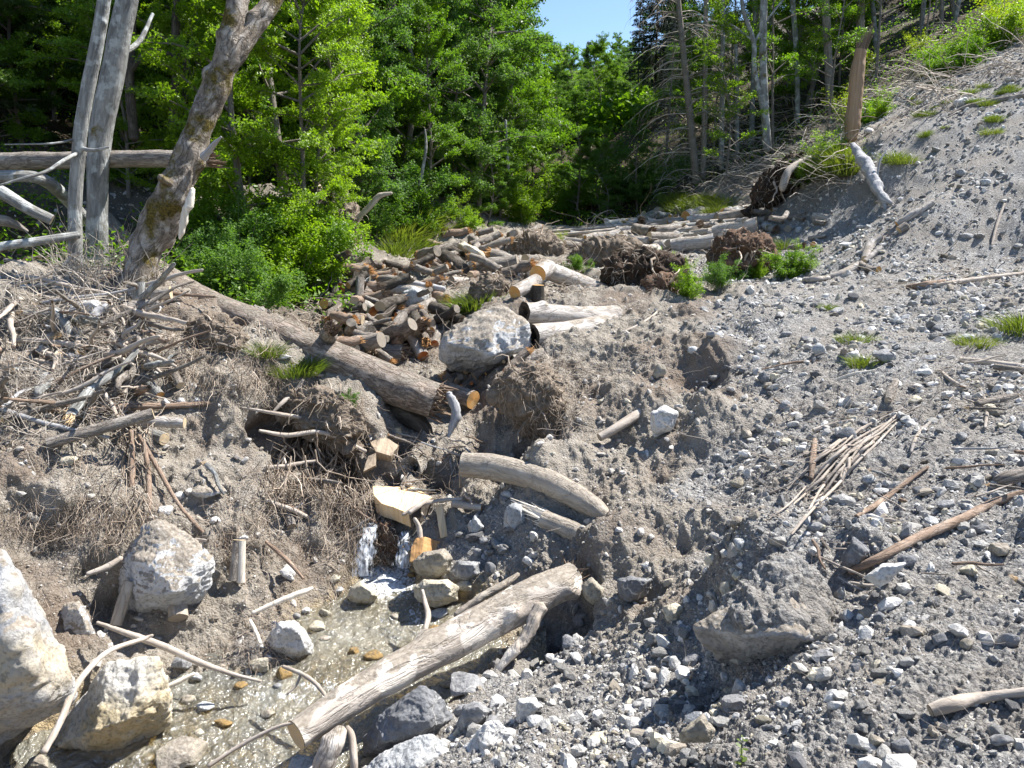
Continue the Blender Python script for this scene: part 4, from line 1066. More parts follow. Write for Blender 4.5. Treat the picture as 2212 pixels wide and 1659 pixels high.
# the long spruce down across the channel
sp_ = log('fallen_spruce', W4((215,470,14.4,22),(300,560,12.9,27),(420,640,11.1,30),(560,705,10.35,33),(700,767,10.15,37),(830,824,10.15,41),(940,866,10.1,40)), 'spruce',
    'long fallen spruce trunk lying from the left trees down to the channel', ends=(None, 'jag_torn'), knots=4, rough=0.04, seed=12, k=44, sp=.7)
log('underside_limb', [[*(P(u, v, Y) - np.array(sp_.location)), r * Y / (CP * F)] for (u, v, Y, r) in ((760,830,10.7,26),(840,875,10.4,24),(900,910,10.2,20),(925,945,10.1,12),(935,985,9.9,6))], 'darkbark', None, parent=sp_, ends=(None, None), rough=0.12, seed=3)
log('torn_strip', [[*(P(u, v, Y) - np.array(sp_.location)), r * Y / (CP * F)] for (u, v, Y, r) in ((970,850,10.1,9),(985,890,10.0,10),(975,925,9.95,7),(968,950,9.9,2))], 'greywood', None, parent=sp_, ends=(None, None), rough=0.3, seed=5, k=10)
# two hollow beech logs
log('hollow_log', W4((1132,676,12.0,23),(1200,680,12.3,22),(1260,684,12.6,21),(1330,680,13.1,20)), 'beechlog', 'upper of two big pale logs with dark hollow ends, carrying a short branch stub', ends=('hollow', None), rough=0.03, seed=14, k=36, knots=2)
log('hollow_log', W4((1148,727,11.6,27),(1200,722,11.9,25),(1260,710,12.3,22),(1325,697,12.8,20)), 'beechlog', 'lower of two big pale logs, with the widest dark hollow end', ends=('hollow', None), rough=0.03, seed=15, k=36, knots=1)
log('pale_log', W4((1310,688,13.0,14),(1400,684,13.6,13),(1500,677,14.0,9)), 'beechlog', 'slim pale log end running into the gravel right of the hollow logs', ends=(None, None), seed=16)
# stack of sawn birch pieces
log('sawn_log', W4((1112,632,13.4,15),(1160,606,13.9,15)), 'beechlog', 'short pale log piece with an orange cut face, lowest of the sawn stack', ends=('cut_orange', 'cut_cream'), seed=17)
log('sawn_log', W4((1162,592,14.2,18),(1185,578,14.6,18)), 'beechlog', 'round sawn piece with a big orange face at the top of the sawn stack', ends=('cut_orange', 'cut_cream'), seed=18)
log('sawn_log', W4((1183,585,14.6,19),(1245,607,15.0,18),(1305,628,15.3,13)), 'beechlog', 'long pale log with an orange cut end running right from the sawn stack', ends=('cut_orange', None), seed=19)
log('stump', W4((1163,616,13.6,13),(1162,650,13.6,14)), 'darkbark', 'small dark stump with a fresh orange top under the sawn stack', cat='stump', ends=('cut_orange', None), seed=20)

# leaning trees at the left
mt = link('leaning_tree', None, None, P(295, 640, 10.4), 'leaning mossy maple trunk that forks near the top of the picture', 'tree')
def rel(o, q): return [[*(np.array(a[:3]) - np.array(o.location)), a[3]] for a in q]
log('trunk', rel(mt, W4((288,690,10.4,38),(298,625,10.4,34),(318,540,10.5,32),(345,480,10.6,37),(372,420,10.6,34),(400,360,10.7,32),(432,270,10.8,28),(465,190,10.9,26),(500,120,11.0,25),(545,60,11.2,21),(590,0,11.4,18),(640,-90,11.8,16),(700,-220,12.2,9))), 'mossy', None, parent=mt, ends=(None, None), knots=14, rough=0.12, seed=22, k=44)
log('limb', rel(mt, W4((470,185,10.9,22),(490,120,10.95,23),(502,60,11.0,22),(515,0,11.1,20),(520,-80,11.2,15),(560,-200,11.4,6))), 'mossy', None, parent=mt, ends=(None, None), knots=5, rough=0.12, seed=23, k=30)
log('branch_stub', rel(mt, W4((440,340,10.6,9),(462,312,10.45,5),(478,296,10.35,2))), 'greywood', None, parent=mt, ends=(None, None), rough=0.15, seed=24, k=16)
log('branch_stub', rel(mt, W4((375,400,10.5,12),(352,388,10.3,8),(346,380,10.25,6))), 'mossy', None, parent=mt, ends=(None, None), rough=0.15, seed=25, k=16)
st = link('split_wood_strip', None, None, P(400, 470, 10.4), 'white torn strip of wood hanging on the leaning mossy trunk', 'wood strip')
log('strip', rel(st, W4((416,408,10.35,5),(410,435,10.32,9),(400,460,10.3,8),(394,495,10.3,7),(388,516,10.3,2))), 'palewood', None, parent=st, ends=(None, None), rough=0.25, seed=26, k=8)
def young(label, pts_, mat, seed, lim):
    o = link('beech_tree', None, None, np.array(W4(pts_[0])[0][:3]), label, 'tree')
    log('trunk', rel(o, W4(*pts_)), mat, None, parent=o, ends=(None, None), rough=0.03, seed=seed, k=30, knots=2)
    for j, l in enumerate(lim): log('limb', rel(o, W4(*l)), mat, None, parent=o, ends=(None, None), rough=0.05, seed=seed + j, k=8)
    return o
young('slim pale grey beech trunk curving up at the left, in front of a thicker one',
      [(162,640,10.9,14.5),(163,560,10.9,14),(162,450,10.9,13.5),(168,350,10.9,13),(176,270,10.9,13),(196,160,10.9,13),(214,70,10.9,12.5),(228,-20,10.9,12),(250,-160,10.9,10)], 'beech', 30,
      [[(170,330,10.9,4),(140,345,10.5,4),(100,370,10.2,3.5),(50,385,10,3),(0,400,9.9,2)],[(175,320,10.9,4),(200,325,10.7,4),(235,318,10.6,2)],[(168,300,10.9,2.5),(110,310,10.6,2),(10,312,10.4,1)]])
young('thick grey beech trunk standing behind the slim pale one',
      [(200,650,11.8,26),(208,560,11.8,23),(210,450,11.8,20),(212,350,11.8,21),(222,260,11.8,22),(240,180,11.8,22),(256,90,11.8,21),(275,0,11.8,20),(305,-140,11.8,17)], 'beech', 34,
      [[(255,120,11.8,6),(300,90,12.2,5),(330,30,12.6,3)]])
log('snapped_trunk', W4((-60,352,12.6,20),(60,348,12.3,18),(180,346,12.1,17),(300,343,11.8,17),(400,343,11.6,17),(455,343,11.5,16)), 'oldbark', 'snapped trunk lying level behind the leaning tree with a splintered brown end', ends=(None, 'jag_torn'), seed=36, rough=0.06, sp=1.0)
log('fallen_beech', W4((-60,380,11.0,11),(0,381,11.0,12),(80,384,11.2,12),(130,415,11.8,13),(180,470,12.4,13)), 'beech', 'bent pale beech trunk at the left edge under the snapped one', ends=(None, None), seed=37)
log('fallen_beech', W4((-60,385,10.6,13),(0,413,10.7,13),(60,450,10.8,12),(112,475,10.9,11)), 'beech', 'pale beech trunk sloping down to the right at the left edge', ends=(None, 'cut_grey'), seed=38)
log('fallen_beech', W4((-60,545,10.2,9),(20,530,10.3,9),(90,520,10.5,9),(170,507,10.8,8)), 'beech', 'thin pale trunk lying level at the left edge above the brush', ends=(None, None), seed=39)
log('fallen_beech', W4((-60,478,10.6,12),(0,476,10.7,12),(30,484,10.8,9),(60,500,10.9,3)), 'oldbark', 'short dark trunk end poking in at the left edge', ends=(None, None), seed=40)

# sawn block, wedge, planks
def prism(name, front, back, mat, label, cat, faces_mat=None, noise=0.01, seed=1):
    """front, back: matching rings of points (u,v,Y)"""
    a = np.array([P(*q) for q in front]); b_ = np.array([P(*q) for q in back]); c = (a.mean(0) + b_.mean(0)) / 2
    v, f = hull(list(np.vstack([a, b_]) - c)) if faces_mat is None else (None, None)
    for _ in range(4): v, f = subdiv_tri(v, f)
    v = v + vnormals(v, f) * (noise * fbm(v * 14, 3, seed))[:, None]
    return link(name, mesh(name, v, f, M[mat], False), None, c, label, cat)
def notch():
    top = [(805,1050,8.75),(868,1052,9.0),(876,1058,8.95),(890,1050,9.05),(934,1075,8.75),(883,1110,8.3),(850,1095,8.35),(825,1088,8.4),(808,1070,8.5)]
    T_ = np.array([P(*q) for q in top]); c = T_.mean(0)
    B_ = T_ + np.array([0.02, 0.02, -0.22]); B_[[5,6,7]] += np.array([0, 0.02, 0.04])
    n_ = len(T_); V = np.vstack([T_, B_, [c + np.array([0, 0, .003])], [B_.mean(0)]]) - c
    # split each side into strips for a rough, fibrous surface
    tri = [(i, (i + 1) % n_, 2 * n_) for i in range(n_)] + [(n_ + (i + 1) % n_, n_ + i, 2 * n_ + 1) for i in range(n_)]
    tri += [(i, n_ + i, (i + 1) % n_) for i in range(n_)] + [((i + 1) % n_, n_ + i, n_ + (i + 1) % n_) for i in range(n_)]
    v, f = V, np.array(tri)
    for _ in range(4): v, f = subdiv_tri(v, f)
    v = v + vnormals(v, f) * (0.008 * fbm(v * np.array([30, 6, 10]), 3, 2))[:, None]
    o = link('sawn_block', mesh('sawn_block', v, f, M['fresh'], False), None, c, 'thick fresh sawn wood block with a notched bright top above the waterfall', 'wood block')
    # bark left along one side
    e = np.array([T_[4], T_[5], B_[5], B_[4]]) - c
    out = nrm(np.cross(e[1] - e[0], e[3] - e[0])); out = out if out[0] > 0 else -out
    vv = np.vstack([e + out * 0.004, e + out * 0.03]); v2, f2 = hull(vv)
    for _ in range(3): v2, f2 = subdiv_tri(v2, f2)
    v2 = v2 + vnormals(v2, f2) * (0.01 * fbm(v2 * 20, 3, 4))[:, None]
    link('bark', mesh('bark', v2, f2, M['darkbark'], False), o)
notch()
prism('sawn_wedge', [(889,1180,8.05),(900,1163,8.1),(915,1160,8.1),(912,1195,8.0),(905,1215,7.95),(885,1213,7.95)], [(980,1178,8.35),(978,1190,8.3),(925,1160,8.3),(960,1200,8.2),(915,1220,8.1),(940,1165,8.4)], 'freshred', 'orange sawn wedge of wood wedged above the tan boulder', 'wood block', seed=3)
prism('plank', [(940,1092,8.5),(956,1090,8.5),(967,1158,8.25),(952,1163,8.2)], [(941,1091,8.56),(957,1089,8.56),(968,1157,8.31),(953,1162,8.26)], 'fresh', 'short split plank standing between the sawn block and the wedge', 'plank')
prism('wood_chunk', [(800,955,9.5),(825,940,9.6),(862,962,9.5),(845,985,9.3),(812,975,9.3)], [(800,965,9.6),(825,950,9.7),(860,975,9.6),(845,998,9.4),(812,990,9.4)], 'chunk', 'grey brown sawn wood chunk in the pit under the fallen spruce', 'wood block')
prism('wood_chunk', [(845,925,9.9),(865,925,9.9),(868,945,9.8),(846,948,9.8)], [(848,920,10.1),(866,922,10.1),(869,940,10.1),(848,945,10.1)], 'fresh', 'small bright yellow wood chunk in the pit under the fallen spruce', 'wood block')
prism('wood_chunk', [(795,985,9.2),(812,978,9.2),(812,1005,9.1),(785,1018,9.0)], [(795,990,9.4),(812,983,9.4),(812,1010,9.3),(785,1023,9.2)], 'chunk', 'pale split chunk at the left rim of the pit', 'wood block')

def clog(u, v, r, head, pitch, Lm, endm, barkm, label, lift=0.3, seed=0, Y=None, group=None, far='cut_cream', name='cut_log'):
    g = G(u, v + r * 0.9) if Y is None else P(u, v, Y)
    s = px(g); rm = r * s
    a = P(u, v, g[1] - 0.02)
    h = R(head); d = np.array([math.sin(h) * math.cos(R(pitch)), math.cos(h) * math.cos(R(pitch)), math.sin(R(pitch))])
    b_ = a + d * Lm
    return log(name, [[*a, rm], [*(a + b_) / 2, rm * 1.02], [*b_, rm]], barkm, label, ends=(endm, far), seed=seed, rough=0.04, k=22, group=group)
for i, t in enumerate([
 (772,522,7,-20,25,.8,'cut_orange','darkbark','dark log with an oval orange end poking from the shrubs above the channel'),
 (802,571,7,20,5,.7,'cut_cream','oldbark','log end with a round tan face at the top left of the channel'),
 (782,580,5,60,0,.5,'cut_red','darkbark','dark reddish log piece left of the round tan face'),
 (757,606,5,30,10,.5,'cut_orange','oldbark','small log end with a bright face in the white water'),
 (726,640,12,-10,40,.6,'cut_grey','darkbark','dark log with a broad grey top face at the left of the channel'),
 (757,645,9,10,50,.6,'cut_cream','darkbark','dark upright log with a cream oval face beside the white water'),
 (779,636,6,30,60,.5,'cut_orange','oldbark','thin log standing up with a small orange face'),
 (774,663,9,0,60,.6,'cut_grey','oldbark','pale brown log standing over the thin trickle'),
 (808,672,12,-40,15,.9,'cut_red','beechlog','beech log with a dark cut face pointing down to the pale round one'),
 (837,662,10,10,55,.5,'cut_orange','oldbark','log with the brightest yellow orange face in the channel'),
 (820,688,12,20,25,.5,'cut_cream','darkbark','log with a pale cracked face below the bright orange one'),
 (855,680,11,25,10,.7,'rotten','beechlog','log with a black hollow looking end in the channel centre'),
 (895,678,14,30,15,.6,'cut_cream','oldbark','biggest tan cut face right of the black ended log'),
 (951,663,10,-75,0,.9,'cut_orange','oldbark','log lying sideways with a yellow face to the right of the grey rock'),
 (915,655,10,80,5,.6,'cut_cream','beechlog','pale log piece between the grey rock and the yellow faced log'),
 (722,743,7,0,80,.5,'cut_cream','beechlog','short pale upright log beside the fallen spruce'),
 (722,694,5,-30,5,.6,'cut_red','oldbark','thin log with a small red brown face at the left of the channel'),
 (790,733,8,-10,20,.6,'cut_red','beechlog','log with a round pink face low in the channel'),
 (772,722,9,-40,30,.5,'cut_grey','darkbark','wet grey log lying left of the pink faced one'),
 (810,712,11,80,5,.6,'cut_grey','darkbark','wet dark log crossing above the lower cascade'),
 (838,716,10,70,10,.6,'cut_grey','darkbark','second wet dark log right of the lower cascade'),
 (769,766,12,20,35,.6,'cut_red','darkbark','log with a ragged orange red face just behind the fallen spruce'),
 (813,767,14,5,25,.7,'cut_red','darkbark','log with the widest round red face behind the fallen spruce'),
 (914,769,13,-30,30,.6,'cut_red','beechlog','slanted log with a long oval red face'),
 (939,743,9,0,10,.6,'cut_red','oldbark','log with a small reddish face left of the large split boulder'),
 (930,563,10,60,10,.7,'cut_cream','beechlog','thick pale log with a round tan face next to the burnt half trunk'),
 (975,605,8,30,-5,.6,'cut_grey','beechlog','short log leaning on the rounded white boulder'),
 (930,612,7,60,0,.5,'cut_red','oldbark','short log with a small orange red face above the grey rock'),
 (1022,864,20,-50,8,.55,'cut_orange','spruce','stout log with an orange round face right of the spruce break'),
 (1000,840,14,60,30,.45,'cut_orange','oldbark','orange faced chunk behind the spruce break'),
 (1075,830,13,20,12,.7,'cut_grey','beechlog','grey log lying behind the stout orange faced one'),
 (1093,770,9,60,10,.7,'cut_red','oldbark','short log with a dark red face under the large split boulder'),
 (1110,782,15,70,10,.6,'rotten','beechlog','short pale log with a black end beside the red faced one'),
 (160,880-80,10,50,10,.5,'cut_grey','oldbark','grey sawn log facing the viewer in the left debris'),
 (355,948,14,-65,8,.6,'cut_cream','beech','sawn log pointing right in the middle of the left bank'),
 (255,907,12,85,-4,.7,'cut_cream','beechlog','pale sawn log lying just above the one pointing right'),
 (102,958,13,65,12,1.0,'cut_cream','oldbark','long sawn log on the pale patch at the far left'),
 (390,878-45,9,-40,30,.0001+.35,'cut_cream','oldbark','stub lying under the white stones on the left bank'),
 (281,640,14,80,5,.5,'cut_grey','beechlog','hollow looking short log at the foot of the leaning tree'),
 (268,665,12,60,5,.4,'cut_grey','beechlog','sawn piece with a grey round face beside the white stone'),
 (300,652,14,0,85,.25,'cut_grey','beech','short upright log block standing behind the white stone'),
 (503,1254,10,10,70,.4,'cut_grey','oldbark','short upright log half buried right of the big round boulder'),
 (520,1258,9,0,75,.42,'cut_cream','palewood','split upright log next to the half buried one'),
 (630,1137,10,-30,40,.5,'cut_grey','oldbark','mud coated log stuck in the bank above the left shore'),
 (250,1350,13,20,60,.4,'cut_grey','muddy','sawn stub beneath the left edge of the big round boulder'),
 (385,1335,21,-20,40,.5,'cut_grey','muddy','thick muddy stub propping the big round boulder'),
 (1040,1097,8,-80,5,.35,'cut_orange','stick','thin sawn pole with an orange end right of the sawn block'),
]):
    clog(*t[:9], seed=200 + i)
log('burnt_half_trunk', W4((945,545,18.5,8),(972,562,18.2,16),(1000,585,17.9,17),(1008,600,17.8,12)), 'darkbark', 'dark burnt looking half trunk leaning on the rounded white boulder', ends=('cut_red', None), seed=41, rough=0.12)
log('sawn_log', W4((818,622,15.6,11),(870,625,15.5,11),(925,632,15.4,10)), 'beechlog', 'long pale log spanning the channel beside a split one', ends=('cut_grey', None), seed=42)
log('split_log', W4((828,606,16,9),(880,612,15.8,9),(960,625,15.6,6)), 'greywood', 'long grey split log resting behind the pale spanning one', ends=('cut_grey', None), seed=43, rough=0.15)
log('sawn_log', W4((300,806,8.95,11),(322,830,8.85,12),(345,855,8.75,11)), 'beech', 'sawn log with an orange stripped side slanting down the left bank', ends=('cut_cream', 'cut_orange'), seed=44)
log('split_log', W4((80,672,9.6,14),(120,685,9.45,17),(165,720,9.3,19),(215,755,9.2,15)), 'oldbark', 'thick grey log with torn orange wood in the left debris', ends=('jag_freshred', None), seed=45, rough=0.08)
log('split_log', W4((118,672,9.2,10),(140,700,9.1,11),(150,728,9.05,9)), 'beech', 'short grey log lying across the thick torn one', ends=('cut_orange', None), seed=46)
log('split_log', W4((-20,662,9.8,12),(40,672,9.7,12),(80,680,9.6,10)), 'palewood', 'split plank like log at the left edge with pale inner wood', ends=(None, None), seed=47, rough=0.2)
log('split_log', W4((-20,690,9.4,14),(20,700,9.3,15),(40,730,9.2,13)), 'beechlog', 'stout pale log end at the left edge of the debris', ends=(None, 'jag_fresh'), seed=48)
log('fallen_log', W4((30,815,8.9,12),(90,830,8.8,13),(150,772,9.3,10)), 'oldbark', 'bent old log in the sticks at the far left', ends=('cut_orange', None), seed=49)
log('fallen_log', W4((0,955,7.8,12),(30,975,7.6,12),(60,965,7.6,9)), 'darkbark', 'dark log end in the shade at the left edge', ends=(None, None), seed=50)
log('fallen_log', W4((35,935,7.9,9),(75,930,7.9,12),(130,880,8.3,8)), 'beechlog', 'bleached split log above the long sawn one at the far left', ends=('cut_cream', None), seed=51, rough=0.1)
log('fallen_log', W4((95,600,10.6,6),(140,610,10.4,8),(180,640,10.1,9)), 'beech', 'grey log sloping through the pale branches left of the trunks', ends=(None, None), seed=52)
log('broad_plank', W4((182,705,9.3,5),(205,678,9.4,11),(232,662,9.5,8)), 'greywood', 'flat grey torn board leaning on the white boulder at the left', 'board', ends=(None, None), seed=53, rough=0.3)
log('stake', W4((1480,788,11.0,6),(1483,760,11.1,7),(1487,737,11.1,2)), 'palewood', 'white splinter of wood standing at the head of the gully', 'splinter', ends=(None, None), seed=54, rough=0.2)
log('half_buried_log', W4((1295,945,9.0,9),(1330,925,9.1,10),(1370,900,9.3,11),(1405,878,9.5,8)), 'stick', 'half buried round pole in the middle of the gully', 'pole', ends=('cut_grey', None), seed=55)
log('pole', W4((1248,975,9.1,6),(1225,1000,9.0,7),(1210,1020,8.9,6),(1180,990,9.0,2)), 'stick', 'pale bare root pole dangling from the bank', 'pole', ends=(None, None), seed=56)
log('small_log', W4((1145,1112-85,8.7,9),(1170,1035,8.5,8)), 'muddy', 'stubby mud covered log piece on the bank above the curved log', ends=('cut_grey', None), seed=57)
# chain of logs on the right
for i, (q, ends, m_, lb) in enumerate([
 ([(1938,485,15.2,8),(1975,462,15.6,8),(2015,438,16.2,6)], ('cut_orange', None), 'beechlog', 'pale log highest in the chain on the scree, lying alone'),
 ([(1942,498,15.0,9),(1958,488,15.3,9)], ('cut_cream', None), 'oldbark', 'stubby log block directly below the highest pale log'),
 ([(1868,560,14.6,8),(1880,530,15.0,9),(1900,512,15.3,8)], ('cut_cream', 'cut_orange'), 'beechlog', 'pale peeled log in the upper half of the log chain'),
 ([(1858,570,14.4,7),(1880,582,14.2,7),(1898,583,14.1,7)], ('cut_grey', 'cut_orange'), 'oldbark', 'short log with an orange side crossing the log chain'),
 ([(1868,565,14.5,6),(1892,545,14.7,6),(1905,535,14.9,5)], ('cut_cream', None), 'beechlog', 'thin pale log beside the peeled one in the chain'),
 ([(1785,600,14.3,6),(1820,590,14.4,8),(1855,572,14.6,7)], ('cut_cream', None), 'beechlog', 'pale log at the lower left of the log chain'),
 ([(1738,605,14.5,6),(1760,603,14.5,6),(1790,600,14.5,5)], ('cut_cream', None), 'beechlog', 'lowest short pale log of the chain, by the green plants'),
 ([(1665,470,17.5,5),(1690,472,17.8,5),(1700,460,18.2,5)], ('cut_grey', None), 'oldbark', 'small brown log on the scree above the root mound'),
 ([(2075,840-62,8.6,6),(2130,783,8.7,7),(2230,795,8.8,7)], ('cut_cream', None), 'stick', 'thin pole on the gravel at the right edge'),
 ([(2150,792,8.5,7),(2240,806,8.4,8)], ('cut_grey', None), 'oldbark', 'darker pole under the thin one at the right edge'),
 ([(2155,1040,5.9,12),(2180,1032,5.9,17),(2260,1015,5.9,18)], (None, None), 'oldbark', 'thick dark branch entering at the right edge'),
 ([(2010,1535,3.35,14),(2060,1520,3.4,17),(2120,1507,3.4,13),(2260,1490,3.4,11)], ('cut_grey', None), 'stick', 'knobbly grey branch on the gravel near the bottom right'),
 ([(1835,1236,4.72,8),(1900,1205,4.85,10),(1990,1158,5.05,11),(2080,1120,5.3,10),(2150,1085,5.5,9),(2260,1050,5.7,8)], ('cut_grey', None), 'redstick', 'long brown branch with peeling bark slanting across the right scree'),
 ([(1850,1115,5.6,4),(1900,1085,5.8,6),(1960,1040,6.1,5),(2005,1008,6.3,3)], (None, None), 'redstick', 'reddish peeled branch lying between the bundle and the long branch'),
 ([(1968,978,6.5,3),(1975,955,6.6,4),(1990,930,6.8,4),(2025,900,7.0,3)], (None, None), 'beechlog', 'pale bare stick curving down right of the bundle'),
 ([(1752,1035,6.3,5),(1756,990,6.6,7),(1760,950,6.9,5)], (None, None), 'redstick', 'red brown piece of wood standing left of the bundle'),
 ([(1757,930,7.0,5),(1800,918,7.2,6),(1840,910,7.4,5)], ('cut_cream', None), 'stick', 'straight pale stick lying left of the dark broad stone'),
 ([(2128,1000-75,6.9,3),(2132,880,7.4,4),(2118,840,7.8,3)], (None, None), 'beechlog', 'pale knotty twig at the upper end of the bundle'),
 ([(2110,905-30,7.2,9),(2150,865,7.4,9),(2195,855,7.5,7)], (None, 'cut_orange'), 'oldbark', 'barked log piece near the right edge, above the scree hollow'),
 ([(1812,820,8.6,5),(1845,808,8.8,4),(1890,800,9.0,2)], (None, None), 'palewood', 'bleached bone like splinter on the gravel flat'),
 ([(1918,865,7.8,8),(1925,845,8.0,9),(1935,825,8.2,7)], ('cut_grey', None), 'oldbark', 'short mossy brown log on the scree above the bundle'),
 ([(2030,800,8.5,3),(2050,818,8.3,4),(2072,832,8.1,4)], (None, None), 'stick', 'dark slanting stick on the gravel flat'),
 ([(2010,715-95,12.4,3),(2060,610,12.6,5),(2212,590,13,4)], (None, None), 'stick', 'thin pole lying along the gravel rim at the right'),
 ([(1960,620,12.6,5),(2000,615,12.8,7),(2040,607,12.9,4)], ('cut_orange', None), 'redstick', 'orange ended pole among the sticks on the gravel rim'),
 ([(2142,560-30,13.6,2),(2155,480,13.9,3),(2170,440,14.0,2)], (None, None), 'stick', 'thin dead stem standing on the upper scree at the right'),
 ([(2050,250,19.5,4),(2100,228,20,5),(2220,205,21,5)], (None, None), 'oldbark', 'dark branch lying across the top of the scree at the right'),
]):
    pts4 = []
    for (u, v, Y, r) in q:
        g = G(u, v + r * .6); Yg = float(g[1]) if g is not None else Y
        if abs(Yg - Y) > 2.5: Yg = Y
        pts4.append((u, v, Yg - 0.02, r))
    log('branch' if m_ in ('stick', 'redstick') else 'log', W4(*pts4), m_, lb, 'branch' if m_ in ('stick', 'redstick') else 'log', ends=ends, seed=300 + i, rough=0.08, k=20)

# stump post and its torn shell
log('broken_post', W4((1838,302,21,14),(1842,250,21,15),(1850,180,21,14),(1857,120,21,12),(1860,108,21,11)), 'brownwood', 'tall brown broken trunk post standing on the slope', 'tree snag', ends=(None, 'jag_torn'), rough=0.16, seed=60, k=20, sp=2.2)
sn = link('dead_snag', None, None, P(1900, 420, 17.5), 'silver grey torn snag leaning down the scree below the brown post', 'tree snag')
for j, (q, rr_) in enumerate([([(1842,312,19.5,5),(1862,345,18.8,10),(1885,385,18.2,13),(1905,425,17.6,10),(1925,440,17.3,4)], .35), ([(1885,385,18.2,6),(1905,430,17.6,6),(1916,458,17.3,3)], .2), ([(1860,330,19,3),(1885,370,18.5,4),(1908,408,18,4)], .2), ([(1895,385,18.1,2),(1900,350,18.2,2),(1915,325,18.3,1)], .1), ([(1853,318,19.3,2),(1880,350,18.8,2),(1900,395,18.1,2)], .1)]):
    log('torn_strip' if j else 'trunk', rel(sn, W4(*q)), 'greywood', None, parent=sn, ends=(None, None), rough=rr_, seed=61 + j, k=12)

# log pile in the valley
PROT = []
def proto(nm, r0, bend, mt_, e0, e1, seed, rough, taper=.92):
    q = [[-.5, 0, 0, r0], [-.15, random.uniform(-bend, bend), random.uniform(-bend, bend) * .5, r0 * 1.03], [.2, random.uniform(-bend, bend), random.uniform(-bend, bend) * .5, r0 * (1 + taper) / 2], [.5, 0, 0, r0 * taper]]
    return log(nm, q, mt_, 'x', ends=(e0, e1), seed=seed, k=14, rough=rough, knots=2, sp=.8)
for j in range(8):
    PROT.append(proto('cut_log', 0.10 + 0.012 * j, .04, ['beechlog', 'oldbark', 'beechlog', 'beech'][j % 4], ['cut_grey', 'cut_cream', 'cut_orange', 'cut_grey'][j % 4], ['cut_grey', 'jag_torn'][j % 2], 80 + j, .07))
JAM = [proto('jammed_log', 0.12 + 0.02 * (j % 5), .06, ['oldbark', 'darkbark', 'redstick', 'spruce', 'oldbark'][j % 5], ['cut_orange', 'cut_cream', 'cut_red', 'jag_freshred', 'cut_cream', 'jag_torn'][j % 6], ['cut_grey', 'jag_torn', 'jag_freshred'][j % 3], 90 + j, .12) for j in range(10)]
BRK = [proto('broken_branch', 0.05 + 0.012 * (j % 4), .12, ['stick', 'oldbark', 'redstick', 'beech', 'greywood', 'stick'][j % 6], ['jag_torn', 'jag_palewood', None, 'jag_fresh'][j % 4], ['jag_torn', None][j % 2], 110 + j, .16, .6) for j in range(9)]
def pile(n, area, sizes, lb, gp, layers=0.25, thin=1.0, PR=None, tilt=.2, first=[0]):
    PR = PR or PROT
    for _ in range(n):
        u = random.uniform(*area[:2]); v = random.uniform(*area[2:])
        g = G(u, v)
        if g is None: continue
        o = PR[first[0] % len(PR)]; first[0] += 1
        h = random.gauss(90, 60) if random.random() < .7 else random.uniform(0, 180)
        s = random.uniform(*sizes)
        clone(o, (g[0], g[1], g[2] + 0.08 + random.random() ** 2 * layers), (random.uniform(-.2, .2), random.uniform(-tilt, tilt), R(h - 90)), (s, s * thin * random.uniform(.8, 1.15), s * thin), lb, gp)
pile(105, (1370, 1590, 470, 540), (.6, 1.3), 'sawn log in the far pile at the foot of the upper scree', 'sawn logs in the far pile')
pile(38, (1200, 1400, 495, 560), (.5, 1.2), 'sawn log strewn left of the far pile on the valley floor', 'sawn logs strewn on the valley floor', .12)
pile(26, (1560, 1760, 455, 560), (.35, .7), 'short log lying on the gravel right of the far pile', 'short logs right of the far pile', .05)
pile(120, (695, 950, 580, 775), (.3, .8), 'short broken log jammed among the others in the wet channel', 'logs jammed in the channel', .4, .9, JAM, .45)
pile(26, (960, 1120, 790, 860), (.2, .5), 'broken wood piece wedged right of the spruce break', 'wood pieces right of the spruce break', .1, .8, JAM, .7)
pile(34, (800, 1010, 950, 1120), (.2, .5), 'splintered wood piece in the pit above the waterfall', 'wood pieces in the pit', .08, .6, BRK, .6)
pile(48, (900, 1180, 510, 610), (.4, 1.0), 'log half buried in the earth of the log jam', 'logs half buried above the channel', .08, .9, JAM, .4)
pile(95, (-10, 330, 640, 930), (.3, 1.3), 'broken branch piece in the sticks on the left bank', 'broken branch pieces on the left bank', .10, .42, BRK, .5)
pile(14, (0, 300, 680, 900), (.5, .8), 'thick broken branch in the sticks on the left bank', 'thick broken branches on the left bank', .08, 1.0, BRK, .3)
pile(24, (350, 780, 760, 1180), (.2, .6), 'small broken branch on the earth of the left bank', 'small broken branches on the left bank', .04, .6, BRK, .6)
pile(40, (1600, 2212, 760, 1300), (.15, .45), 'small broken branch lying on the right scree', 'small broken branches on the scree', .02, .5, BRK, .3)
for o in PROT + JAM + BRK:
    for ch in list(o.children): bpy.data.objects.remove(ch)
    bpy.data.objects.remove(o)
